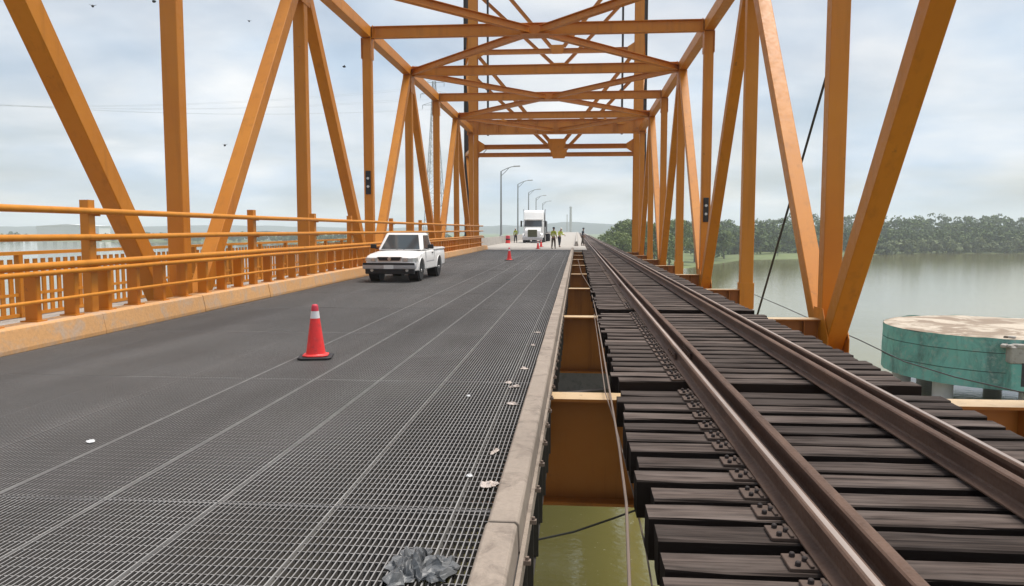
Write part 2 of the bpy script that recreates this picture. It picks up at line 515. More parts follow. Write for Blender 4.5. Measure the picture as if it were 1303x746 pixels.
SHORE = [(-5000, 1050), (-1500, 900), (-700, 860), (-330, 800), (-130, 560), (-45, 330), (-16, 225), (14, 222), (40, 280), (74, 352), (112, 372), (150, 425), (200, 462), (330, 470), (700, 500), (1500, 640), (5000, 900)]
def shore(x):
    for (a, b), (c, d) in zip(SHORE, SHORE[1:]):
        if a <= x <= c: return b + (d - b) * (x - a) / (c - a)
    return 900
def gz(x, y):
    d = y - shore(x)
    if d < 0: return WZ - 0.5
    h = 0.25 + min(d, 30) * 0.03
    if x > 60: h += max(0, min(d - 60, 200)) * 0.055 * min(1, (x - 60) / 120)
    h += 1.2 * noise.noise(Vector((x * 0.01, y * 0.01, 3)))  * min(1, d / 40)
    return WZ + h
mb = MB()
gx = sorted(set([-4900, -4000, -2500] + list(range(-1600, 1601, 40)) + [p[0] for p in SHORE[1:-1]] + [2500, 4000, 4900]))
off = [-3, 0.0, 3, 12, 30, 60, 100, 160, 260, 420, 700, 1200, 2500, 3800]
for x in gx:
    s = shore(x) + 5 * noise.noise(Vector((x * 0.03, 1.3, 0)))
    for o_ in off:
        y = s + o_
        mb.v.append((x, y, WZ - 0.6 if o_ < 0 else (WZ + 0.06 if o_ == 0 else gz(x, y))))
K = len(off)
for i in range(len(gx) - 1):
    for j in range(K - 1):
        a = i * K + j
        mb.f.append((a, a + K, a + K + 1, a + 1)); mb.m.append(0)
tag(mb.build('riverbank_ground', M['ground'], smooth=True), kind='structure')

mb = MB()
N = 160
for i in range(N + 1):
    x = -3500 + 7000 * i / N
    y0 = 2600 + 300 * math.sin(i * 0.13)
    h = 16 + 10 * noise.noise(Vector((i * 0.09, 0, 5))) + 5 * noise.noise(Vector((i * 0.6, 2, 5)))
    h += 14 * math.exp(-((x + 20) / 120.0) ** 2)
    mb.v += [(x, y0 - 250, WZ - 2), (x, y0, WZ + 0.72 * h + 6), (x, y0 + 200, WZ + h + 9), (x, y0 + 700, WZ - 2)]
for i in range(N):
    for j in range(3):
        a = i * 4 + j
        mb.f.append((a, a + 4, a + 5, a + 1)); mb.m.append(0)
tag(mb.build('hills', M['hill'], smooth=True), kind='structure')

# ------------------------------------------------------------------ truss bridge
XL, XR = -8.22, 4.89
XC = (XL + XR) / 2
def D(n): return 15.3 + 7.38 * (n - 1)
ZT, ZB = 9.25, -0.86
bridge = empty('truss_bridge', (XC, D(3), ZB))
tag(bridge, 'orange painted steel truss span framing the road and the railway', 'bridge')
BINV = Matrix.Translation((-XC, -D(3), -ZB))
def bpart(mbx, name, mats, parent=None, **k):
    o = mbx.build(name, mats, parent or bridge, **k)
    if parent is None:
        o.matrix_parent_inverse = BINV
    return o
EX, EY, EZ = Vector((1, 0, 0)), Vector((0, 1, 0)), Vector((0, 0, 1))
N0, N1 = -1, 7
for X in (XL, XR):
    inn = 1 if X < 0 else -1
    for n in range(N0, N1 + 1):
        y = D(n)
        o = bpart(MB().prism(cprof(0.35, 0.30), (X, y, ZB - 0.14), (X, y, ZT - 0.23), EX, EY), 'vertical_post', M['orange'])
        # gusset plates under the top chord, one on each face of the post
        for s in (-1, 1):
            wd = 0.36 if n % 2 else 0.62
            g = MB().box((X + s * 0.186, y, ZT - 0.62), (0.016, wd + 0.1, 0.80))
            for bz in range(4):
                for by in (-1, 1):
                    g.lathe([(0.018, 0), (0.018, 0.014)], (X + s * 0.194 - (0.014 if s < 0 else 0), y + by * wd * 0.42, ZT - 0.92 + bz * 0.19), 6, axis='x')
            bpart(g, 'gusset_plate', M['orange'], o)
        # gusset at the foot
        if n % 2:
            for s in (-1, 1):
                g = MB().prism([(-0.62, -0.5), (0.62, -0.5), (0.62, 0.42), (0.26, 0.95), (-0.26, 0.95), (-0.62, 0.42)],
                               (X + s * 0.183, y, ZB), (X + s * 0.199, y, ZB), EY, EZ)
                bpart(g, 'gusset_plate', M['orange'], o)
        else:
            g = MB().box((X, y, ZB + 0.55), (0.40, 0.36, 0.75))
            bpart(g, 'foot_plate', M['orange'], o)
    for n in range(N0, N1):
        a, b = ((X, D(n), ZB), (X, D(n + 1), ZT)) if n % 2 else ((X, D(n), ZT), (X, D(n + 1), ZB))
        a, b = Vector(a), Vector(b)
        t = (b - a).normalized(); e2 = t.cross(EX)
        bpart(MB().prism(cprof(0.342, 0.36), a + t * 0.3, b - t * 0.3, EX, e2), 'diagonal', M['orange'])
    for n in range(N0, N1):
        bpart(MB().prism(cprof(0.37, 0.42), (X, D(n) + 0.003, ZT), (X, D(n + 1) - 0.003, ZT), EX, EZ), 'top_chord', M['orange'])
        bpart(MB().prism(cprof(0.37, 0.40), (X, D(n) + 0.003, ZB - 0.36), (X, D(n + 1) - 0.003, ZB - 0.36), EX, EZ), 'bottom_chord', M['orange'])
xi0, xi1 = XL + 0.188, XR - 0.188
for n in range(N0, N1):
    y = D(n)
    o = bpart(MB().prism(iprof(0.26, 0.44, 0.022, 0.02), (xi0, y, ZT), (xi1, y, ZT), EY, EZ), 'strut', M['orange'])
    for xx in (xi0 + 0.06, xi1 - 0.06):
        bpart(MB().box((xx, y, ZT), (0.02, 0.30, 0.5)), 'end_plate', M['orange'], o)
    if n % 2:
        bpart(MB().box((XC, y, ZT - 0.245), (1.1, 0.8, 0.018)), 'gusset_plate', M['orange'], o)
for n in range(N0, N1):
    for X in (XL, XR):
        xo = X + (0.2 if X < 0 else -0.2)
        xm = XC + (-0.22 if X < 0 else 0.22)
        if n % 2: a, b = Vector((xm, D(n) + 0.2, ZT - 0.06)), Vector((xo, D(n + 1) - 0.12, ZT - 0.06))
        else: a, b = Vector((xo, D(n) + 0.12, ZT - 0.06)), Vector((xm, D(n + 1) - 0.2, ZT - 0.06))
        t = (b - a).normalized()
        bpart(MB().prism(iprof(0.24, 0.26, 0.016, 0.014), a, b, t.cross(EZ), EZ), 'lateral_brace', M['orange'])
# deep lifting girder across the far end of the span
y = D(7)
g = bpart(MB().prism(iprof(0.5, 1.10, 0.04, 0.03), (XL - 0.3, y, ZT + 0.2), (XR + 0.3, y, ZT + 0.2), EY, EZ), 'portal_girder', M['orange'])
for k in range(9):
    xx = XL + 0.6 + k * (XR - XL - 1.2) / 8
    bpart(MB().box((xx, y - 0.13, ZT + 0.2), (0.025, 0.20, 1.02)), 'stiffener', M['orange'], g)
for px in (622, 640, 770, 790):
    c = ony(px, 155, y - 0.4)
    bpart(MB().box((c.x, y - 0.34, c.z), (0.55, 0.16, 0.32)).box((c.x, y - 0.32, c.z + 0.3), (0.2, 0.12, 0.3)), 'bracket', M['orange'], g)
# floor beams and stringers
ZF = -0.13
for n in range(N0, N1 + 1):
    y = D(n)
    o = bpart(MB().prism(iprof(0.34, 1.12, 0.03, 0.02), (xi0, y, ZF - 0.56), (xi1, y, ZF - 0.56), EY, EZ, mis=[0, 0, 0, 0, 0, 0, 1, 0, 0, 0, 0, 0]), 'floor_beam', [M['orange_dirty'], M['dusty']])
    for xx in (3.7, 4.4):
        bpart(MB().box((xx, y - 0.08, ZF - 0.56), (0.016, 0.13, 1.05)), 'stiffener', M['orange_dirty'], o)
for n in range(N0, N1):
    ya, yb = D(n) + 0.012, D(n + 1) - 0.012
    for xx in (1.22, 2.72):
        bpart(MB().prism(iprof(0.28, 0.62, 0.025, 0.016), (xx, ya, -0.27 - 0.315), (xx, yb, -0.27 - 0.315), EX, EZ), 'stringer', M['dark_steel'])
    for k in range(6):
        xx = -0.9 - 1.2 * k
        bpart(MB().prism(iprof(0.18, 0.42, 0.02, 0.014), (xx, ya, -0.065 - 0.215), (xx, yb, -0.065 - 0.215), EX, EZ), 'stringer', M['dark_steel'])
    # fascia stringer beside the open slot, with stiffeners
    o = bpart(MB().prism(iprof(0.12, 0.70, 0.02, 0.014), (-0.33, ya, -0.355), (-0.33, yb, -0.355), EX, EZ), 'fascia_stringer', M['dark_steel'])
    yy = ya + 0.3
    while yy < yb - 0.1:
        bpart(MB().box((-0.288, yy, -0.355), (0.07, 0.014, 0.65)), 'stiffener', M['dark_steel'], o)
        yy += 0.62
# bottom laterals in the slot
for n in range(N0, N1):
    a, b = Vector((xi0, D(n) + 0.2, ZB - 0.25)), Vector((xi1, D(n + 1) - 0.2, ZB - 0.25))
    if n % 2: a.x, b.x = b.x, a.x
    t = (b - a).normalized()
    bpart(MB().prism(cprof(0.10, 0.10, 0.01), a, b, t.cross(EZ), EZ), 'bottom_lateral', M['dark_steel'])

# ------------------------------------------------------------------ steel grating road deck
PW, PL = 0.705, 3.69
deck = empty('road_deck', (-3.8, D(0), -0.06))
tag(deck, kind='structure')
def panel_mesh(wd, ln, name, bright=False):
    g = MB()
    nb = int(round(wd / 0.0305))
    pitch = wd / nb
    for i in range(nb):
        x = wd / 2 - 0.004 - pitch * i
        g.box((x, 0, -0.0275 + (0.001 if i == 0 else 0)), (0.0070 if i == 0 else 0.0062, ln - 0.008, 0.055), 1 if i == 0 else 0)
    nr = int(ln / 0.094)
    for j in range(nr):
        g.box((0, -ln / 2 + (j + 0.5) * ln / nr, -0.0180), (wd - 0.010, 0.0060, 0.022))
    for s in (-1, 1):
        g.box((0, s * (ln / 2 - 0.008), -0.031), (wd - 0.010, 0.006, 0.056), 0)
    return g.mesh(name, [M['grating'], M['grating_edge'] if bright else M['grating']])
pm = panel_mesh(PW, PL, 'grating_panel')
pm_b = panel_mesh(PW, PL, 'grating_panel', True)
pm_edge = panel_mesh(0.245, PL, 'grating_edge_panel')
pm_left = panel_mesh(0.20, PL, 'grating_edge_panel')
for j in range(-4, 16):
    y = D(0) + PL * (j + 0.5)
    if y > 61: break
    for k in range(9):
        o = put('grating_panel', pm_b if k < 5 else pm, deck, (-0.685 - PW * (k + 0.5) + 3.8, y - D(0), 0.06 + random.uniform(-0.002, 0.002)))
    put('grating_edge_panel', pm_edge, deck, (-0.5625 + 3.8, y - D(0), 0.06))
    put('grating_edge_panel', pm_left, deck, (-0.685 - PW * 9 - 0.10 + 3.8, y - D(0), 0.06))
XEDGE = -0.685 - PW * 9 - 0.2      # about -7.23

# concrete kerb beside the slot
kr = empty('slot_kerb', (-0.36, D(0), 0.0)); tag(kr, kind='structure')
y = 8.36 - 2.35 * 5
k = 0
while y < 61:
    ln = 2.35
    g = MB().prism([(-0.08, 0), (0.085, 0), (0.080, 0.145), (0.066, 0.16), (-0.066, 0.16), (-0.08, 0.145)], (0, -ln / 2 + 0.006, 0), (0, ln / 2 - 0.006, 0), EX, EZ)
    put('kerb_block', g.mesh('kerb_block', M['curb'], bevel=0.004), kr, (random.uniform(-0.004, 0.004), y + ln / 2 - D(0), 0.003 + random.uniform(-0.004, 0.003)), random.uniform(-0.0015, 0.0015))
    y += ln; k += 1
g = MB().box((0.1015, 24.0, 0.004), (0.022, 74, 0.012)).box((0.108, 24.0, -0.05), (0.008, 74, 0.09))
g.build('edge_angle', M['curb'], kr)
clip = MB().box((0, 0, 0), (0.035, 0.03, 0.022)).lathe([(0.010, 0), (0.010, 0.016)], (0, 0, 0.011), 6).mesh('edge_clip', M['rope'])
yy = 1.0
while yy < 40:
    put('edge_clip', clip, kr, (0.130, yy - D(0), -0.012)); yy += 0.52

# orange painted kerb on the left
kl = empty('parapet_kerb', (-7.5, D(0), 0.0)); tag(kl, kind='structure')
y = 14.41 - 3.2 * 4
while y < 61:
    ln = 3.2
    g = MB().prism([(0.25, 0.0), (0.25, 0.05), (0.20, 0.30), (0.185, 0.315), (-0.22, 0.315), (-0.22, -0.1), (0.2, -0.1)], (0, -ln / 2 + 0.005, 0), (0, ln / 2 - 0.005, 0), EX, EZ)
    put('kerb_block', g.mesh('kerb_block', M['curb_orange'], bevel=0.004), kl, (random.uniform(-0.008, 0.008), y + ln / 2 - D(0), 0.004 + random.uniform(-0.006, 0.006)), random.uniform(-0.002, 0.002))
    y += ln

# inner railing of pipes and posts
rail_in = empty('pipe_railing', (-7.6, D(2), 0.3))
tag(rail_in, 'orange pipe railing with square posts along the left kerb of the roadway', 'railing')
def lp(o, parent):                      # world-built part under a translated empty
    o.matrix_parent_inverse = Matrix.Translation(-parent.location)
    return o
Y0, Y1 = 1.0, 61.0
def pipe(X, z, r, nm='pipe'):
    seg = []
    yy = Y0
    while yy <= Y1 + 0.01:
        seg.append((X + 0.006 * noise.noise(Vector((yy * 0.3, z, X))), yy, z + 0.012 * noise.noise(Vector((yy * 0.25, z * 3, 0)))))
        yy += 1.5
    lp(MB().tube(seg, r, 10).build(nm, M['orange_rail'], rail_in, smooth=True), rail_in)
pipe(-7.50, 1.88, 0.052); pipe(-7.50, 1.49, 0.050); pipe(-7.50, 1.085, 0.056); pipe(-7.47, 0.985, 0.040); pipe(-7.47, 0.60, 0.028)
posts_y = [1.2, 5.3, 11.42, 17.5, 21.7, 25.3, 31.1, 37.0, 42.5, 48.0, 53.5, 59.0]
for yy in posts_y:
    o = lp(MB().prism(cprof(0.15, 0.17, 0.01), (-7.62, yy, 0.31), (-7.62, yy, 2.06), EX, EY).build('railing_post', M['orange_rail'], rail_in), rail_in)
    for z in (1.88, 1.49):
        MB().lathe([(0.03, -0.0), (0.03, 0.05)], (-7.60, yy + 0.085, z), 8, axis='y').build('bolt', M['bolt'], o)
        MB().box((-7.535, yy + 0.11, z - 0.055), (0.09, 0.05, 0.03)).build('clamp', M['orange_rail'], o)
stub = MB().prism(cprof(0.19, 0.10, 0.01), (0, 0, 0), (0, 0, 0.66), EX, EY).box((0, 0, 0.01), (0.26, 0.2, 0.02)).mesh('baluster', M['orange'])
yy = 1.9
while yy < 60.8:
    if min(abs(yy - p) for p in posts_y) > 0.2:
        put('baluster', stub, rail_in, (-7.60 + 7.6, yy - D(2), 0.012))
    yy += 0.82

# walkway and its outer railing
wk = MB().box((-9.85, 30.0, -0.22), (2.7, 66, 0.12)).build('walkway', M['pier_concrete'])
tag(wk, kind='structure')
rail_out = empty('walkway_railing', (-11.1, D(2), -0.16))
tag(rail_out, 'orange slatted railing on the far outer edge of the left walkway', 'railing')
slat = MB().box((0, 0, 0.60), (0.03, 0.11, 1.14)).mesh('slat', M['orange'])
yy = 5.0
i = 0
while yy < 62:
    if i % 10 == 0:
        put('post', MB().prism(cprof(0.12, 0.12, 0.008), (0, 0, 0), (0, 0, 1.26), EX, EY).mesh('post', M['orange']), rail_out, (0, yy - D(2), 0))
    else:
        put('slat', slat, rail_out, (0, yy - D(2), 0))
    yy += 0.235; i += 1
for z, s in ((1.29, (0.13, 0.07)), (0.86, (0.05, 0.06)), (0.46, (0.05, 0.06)), (0.05, (0.06, 0.07))):
    put('bar', MB().box((0, 33.2 - D(2), z), (s[0], 57.2, s[1])).mesh('bar', M['orange_rail']), rail_out)

# ------------------------------------------------------------------ railway track
ZTIE = -0.02
track = empty('railway_track', (1.97, D(0), ZTIE))
tag(track, 'railway track of rusty rails on dark timber sleepers right of the slot', 'railway')
RP = [(-.070, 0), (.070, 0), (.070, .010), (.016, .030), (.009, .045), (.009, .120), (.034, .132), (.036, .160), (.026, .169), (.017, .1705), (-.013, .1705), (-.026, .169), (-.036, .160), (-.034, .132), (-.009, .120), (-.009, .045), (-.016, .030), (-.070, .010)]
mis_run = [0] * 18; mis_run[9] = 1
def rail(X, nm, running):
    z = ZTIE + 0.022
    g = MB()
    # wavering slightly as laid track does
    yA = -3.0
    pts = []
    while yA < 420:
        pts.append((X + 0.010 * noise.noise(Vector((yA * 0.13, X, 1))), yA)); yA += 3.0 if yA < 90 else 30
    for (xa, ya), (xb, yb) in zip(pts, pts[1:]):
        g.prism(RP, (xa, ya, z), (xb, yb, z), EX, EZ, caps=False, mis=mis_run if running else None)
    return lp(g.build(nm, [M['rail'], M['rail_head']], track), track)
rails = [rail(1.22, 'rail', True), rail(2.72, 'rail', True), rail(1.40, 'guard_rail', False), rail(2.54, 'guard_rail', False)]
# fishplate joints
for X in (1.22, 2.72, 1.40):
    for yj in ((5.95, 16.2, 27.0) if X > 2 else (9.6, 21.5)):
        g = MB().box((X - 0.026, yj, ZTIE + 0.095), (0.022, 0.62, 0.075))
        for q in range(4): g.lathe([(0.014, -0.016), (0.014, 0)], (X - 0.037, yj - 0.22 + q * 0.147, ZTIE + 0.095), 6, axis='x')
        lp(g.build('fishplate', M['rail'], track), track)
def tie_mesh(seed):
    rr = random.Random(seed)
    L_, W_, H_ = 3.12, 0.222, 0.25
    g = MB(); n = 10
    for i in range(n + 1):
        x = -L_ / 2 + L_ * i / n
        j = lambda s: rr.uniform(-s, s)
        c = 0.010
        e = 0.004 if 0 < i < n else 0.006
        g.v += [(x + j(.006) * (i in (0, n)), -W_ / 2 + j(e), -H_), (x, W_ / 2 + j(e), -H_), (x, W_ / 2 + j(e), -c), (x, W_ / 2 - c + j(e), j(.003)), (x, j(.02), -0.001 + j(.003)), (x, -W_ / 2 + c + j(e), j(.003)), (x, -W_ / 2 + j(e), -c)]
    for i in range(n):
        for k in range(7):
            a, b = i * 7 + k, i * 7 + (k + 1) % 7
            g.f.append((a, a + 7, b + 7, b)); g.m.append(0)
    g.f.append(tuple(range(7))); g.f.append(tuple(n * 7 + k for k in range(6, -1, -1))); g.m += [0, 0]
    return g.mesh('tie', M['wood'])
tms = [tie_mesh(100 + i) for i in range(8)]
def plate_mesh():
    g = MB().box((0, 0, 0.010), (0.36, 0.175, 0.020))
    g.box((-0.075, 0, 0.026), (0.02, 0.17, 0.014))
    return g.mesh('tie_plate', M['tie_plate'], bevel=0.003)
plm = plate_mesh()
blm = MB().lathe([(0.015, 0.0), (0.015, 0.020), (0.010, 0.025)], (0, 0, 0.018), 6).mesh('bolt', M['bolt'])
y, cnt = -1.2, 0
far_ties = MB()
while y < 230:
    dn = round((y - D(0)) / 7.38)
    atbeam = y < 61 and abs(y - (D(0) + dn * 7.38) - 0.03) < 0.21
    if not atbeam:
        if cnt < 290:
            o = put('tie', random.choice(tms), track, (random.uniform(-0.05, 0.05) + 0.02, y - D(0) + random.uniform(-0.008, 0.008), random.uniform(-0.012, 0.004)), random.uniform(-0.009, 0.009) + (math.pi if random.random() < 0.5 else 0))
            fl = abs(o.rotation_euler[2]) > 1
            if y < 62:
                for X, mir in ((1.20, 0), (2.74, math.pi)):
                    p = bpy.data.objects.new('tie_plate', plm); COL.objects.link(p); p.parent = o
                    lx = (X - 1.97 - o.location.x)
                    p.location = (-lx if fl else lx, 0, 0.001)
                    p.rotation_euler[2] = mir + (math.pi if fl else 0)
                    if y < 17 and mir == 0:
                        sg = -1 if fl else 1
                        for x_, y_ in ((-0.135, -0.055), (-0.135, 0.05), (-0.088, 0.0)):
                            b = bpy.data.objects.new('bolt', blm); COL.objects.link(b); b.parent = o
                            b.location = (p.location.x + sg * x_, sg * y_, 0.001)
            cnt += 1
        else:
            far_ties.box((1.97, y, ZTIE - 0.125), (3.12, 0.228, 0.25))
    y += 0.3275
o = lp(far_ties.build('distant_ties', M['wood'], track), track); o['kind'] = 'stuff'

# ------------------------------------------------------------------ lift tower at the far end of the span
TY0, TY1 = 62.4, 69.0
TXL, TXR = -8.40, 4.78
XBACK = (-9.85, 5.72)
TZ = [8.25, 15.75, 23.2, 30.6, 38.0]
tower = empty('lift_tower', (XC, 65.7, WZ + 4))
tag(tower, 'tall orange steel lift tower standing over the far end of the truss', 'tower')
def tpart(m_, nm, mat, parent=None, **k):
    o = m_.build(nm, mat, parent or tower, **k)
    if parent is None: o.matrix_parent_inverse = Matrix.Translation(-tower.location)
    return o
for X in (TXL, TXR):
    sgn = -1 if X < 0 else 1
    XB = XBACK[0] if X < 0 else XBACK[1]
    tpart(MB().prism(iprof(0.72, 0.60, 0.03, 0.03), (X, TY0, WZ + 4), (X, TY0, 40), EX, EY), 'column', M['orange'])
    tpart(MB().prism(iprof(0.62, 0.52, 0.03, 0.03), (XB, TY1, WZ + 4), (XB, TY1, 40), EY, EX), 'column', M['dark_steel'])  # back leg of the orange tower, its shade put in as a dark colour
    for q, (za, zb) in enumerate(zip(TZ, TZ[1:])):
        a, b = Vector((X, TY0 + 0.3, za)), Vector((XB, TY1 - 0.3, zb))
        if q % 2: a, b = Vector((XB, TY1 - 0.3, za)), Vector((X, TY0 + 0.3, zb))
        tpart(MB().prism(cprof(0.25, 0.22, 0.01), a, b, EX, (b - a).normalized().cross(EX)), 'side_brace', M['orange'])
    for za in TZ:
        tpart(MB().prism(cprof(0.3, 0.3), (X, TY0 + 0.32, za), (XB, TY1 - 0.32, za), EX, EZ), 'side_strut', M['orange'])
    tpart(MB().prism(cprof(0.2, 0.2, 0.01), (X, TY0 + 0.3, 0.4), (XB, TY1 - 0.3, 8.0), EX, Vector((0, -7.6, 6.0)).normalized()), 'side_brace', M['orange'])
for Y in (TY0, TY1):
    TA, TB = (TXL + 0.37, TXR - 0.37) if Y == TY0 else (XBACK[0] + 0.27, XBACK[1] - 0.27)
    for q, z in enumerate(TZ):
        o = tpart(MB().prism(iprof(0.36, 0.36, 0.03, 0.03), (TA, Y, z), (TB, Y, z), EY, EZ), 'strut', M['orange'])
        hh, ww = (0.60, 0.72) if q == 0 else (0.45, 0.55)
        tpart(MB().prism([(-ww * 0.7, -hh * 0.6), (ww * 0.7, -hh * 0.6), (ww, 0.1), (ww, hh), (-ww, hh), (-ww, 0.1)], (XC, Y - 0.20, z), (XC, Y - 0.184, z), EX, EZ), 'centre_gusset', M['orange'], o)
        for X, s in ((TA, 1), (TB, -1)):
            tpart(MB().prism([(0, -0.55), (0, 0.55), (0.55 * s, 0.2), (0.55 * s, -0.2)], (X, Y - 0.2, z), (X, Y - 0.185, z), EX, EZ), 'end_gusset', M['orange'], o)
        if q + 1 < len(TZ):
            z2 = TZ[q + 1]
            for X, s in ((TA, -1), (TB, 1)):
                a, b = Vector((XC + s * 0.5, Y, z + 0.32)), Vector((X, Y, z2 - 0.25))
                t = (b - a).normalized()
                tpart(MB().prism(iprof(0.26, 0.28, 0.02, 0.02), a, b, EY, t.cross(EY)), 'brace', M['orange'])
for X in (-7.55, 3.65):
    tpart(MB().tube([(X, 65.2, 9.5), (X, 65.2, 39.5)], 0.09, 8), 'hoist_rope', M['cable'])
tpart(MB().box((XC, 65.7, 40.6), (15.5, 9.0, 1.2)), 'sheave_platform', M['orange'])
for X in (-7.55, 3.65):
    tpart(MB().lathe([(0.3, -0.25), (2.0, -0.25), (1.9, 0), (2.0, 0.25), (0.3, 0.25)], (X, 65.7, 42.6), 32, axis='x'), 'sheave', M['orange'])
pier = empty('tower_pier', (XC, 65.7, WZ - 2))
tag(pier, 'concrete river pier under the lift tower beyond the truss', 'pier')
M['pier_shade_tone'] = mat_concrete('concrete_shade_tone', (0.13, 0.115, 0.10), 0.6, stain=(0.05, 0.05, 0.04))  # dark copy of the pier concrete, shade under the span put into its colour
MB().prism(cprof(19, 10, 3.0), (0, 0, 0), (0, 0, 5.99), EX, EY).build('shaft', M['pier_shade_tone'], pier)
MB().box((0, 0, 8.5), (17.5, 8, 5.0)).build('cap', M['pier_shade_tone'], pier)

# ------------------------------------------------------------------ approach road beyond the tower
ar = empty('approach_road', (-4.0, 61.2, 0.0)); tag(ar, kind='structure')
def apart(m_, nm, mat, **k):
    o = m_.build(nm, mat, ar, **k); o.matrix_parent_inverse = Matrix.Translation(-ar.location); return o
yy = 61.25; i = 0
while yy < 420:
    ln = 12 if yy < 160 else 60
    apart(MB().box((-4.2, yy + ln / 2 - 0.01, -0.35), (10.0, ln - 0.03, 0.70)), 'deck_slab', M['road'])
    yy += ln
for X, nm in ((-8.9, 'side_parapet'), (-0.05, 'side_parapet')):
    yy = 62.8 if X < -1 else 75.0
    while yy < 410:
        ln = 10
        hh = 0.82 if X < -1 else 0.45
        apart(MB().prism([(-0.2, 0), (0.2, 0), (0.09, hh), (-0.09, hh)], (X, yy, 0), (X, yy + ln - 0.04, 0), EX, EZ), nm, M['road'])
        yy += ln
apart(MB().box((1.97, 240, -0.75), (4.2, 342, 0.94)), 'track_slab', M['pier_concrete'])
for k in range(6):
    yy = 100 + 30 * k
    apart(MB().box((-2.5, yy, -1.6), (14, 2.0, 1.1)).box((-6, yy, -7.3), (1.6, 1.6, 10.3)).box((1, yy, -7.3), (1.6, 1.6, 10.3)), 'bent', M['pier_concrete'])
for yy in (61.15,):
    apart(MB().box((-4.0, yy, -0.07), (6.6, 0.12, 0.12)), 'joint_plate', M['grey_steel'])

# ------------------------------------------------------------------ street lamps
def lamp():
    r_ = empty('street_lamp', (0, 0, 0))
    MB().tube([(0, 0, 0), (0, 0, 4), (0, 0, 7.65)], [0.12, 0.10, 0.075], 10).build('pole', M['galv'], r_, smooth=True)
    MB().lathe([(0.22, 0), (0.22, 0.06), (0.14, 0.12), (0.14, 0.3)], (0, 0, 0), 12).build('base', M['galv'], r_)
    pts = [(0, 0, 7.6), (0.2, 0, 7.75), (0.7, 0, 7.98), (1.2, 0, 8.15), (1.6, 0, 8.2)]
    MB().tube(pts, 0.045, 8).build('arm', M['galv'], r_, smooth=True)
    MB().tube([(0, 0, 7.1), (0.45, 0, 7.5), (0.95, 0, 8.05)], 0.035, 8).build('arm_stay', M['galv'], r_, smooth=True)
    MB().prism([(-0.16, -0.02), (0.16, -0.02), (0.18, 0.04), (0.08, 0.14), (-0.08, 0.14), (-0.18, 0.04)], (1.5, 0, 8.17), (2.25, 0, 8.2), EY, EZ).build('lamp_head', M['galv'], r_, bevel=0.02)
    return r_
lamp_labels = ['grey street lamp partly hidden behind the left tower column, its arm just showing',
               'nearest fully visible grey street lamp, left of the white lorry',
               'second grey street lamp, rising just behind the white lorry cab',
               'third grey street lamp in the row, above the lorry roof',
               'fourth grey street lamp in the receding row beyond the lorry',
               'last and smallest grey street lamp in the receding row']
lamp_y = [69.2, 91.0, 117.0, 143.0, 169.0, 202.0]
l0 = lamp()
for i, yy in enumerate(lamp_y):
    o = l0 if i == 0 else copy_tree(l0)
    o.location = (-9.0, yy, 0.82)
    tag(o, lamp_labels[i], 'street lamp', 'street lamps along the approach road')

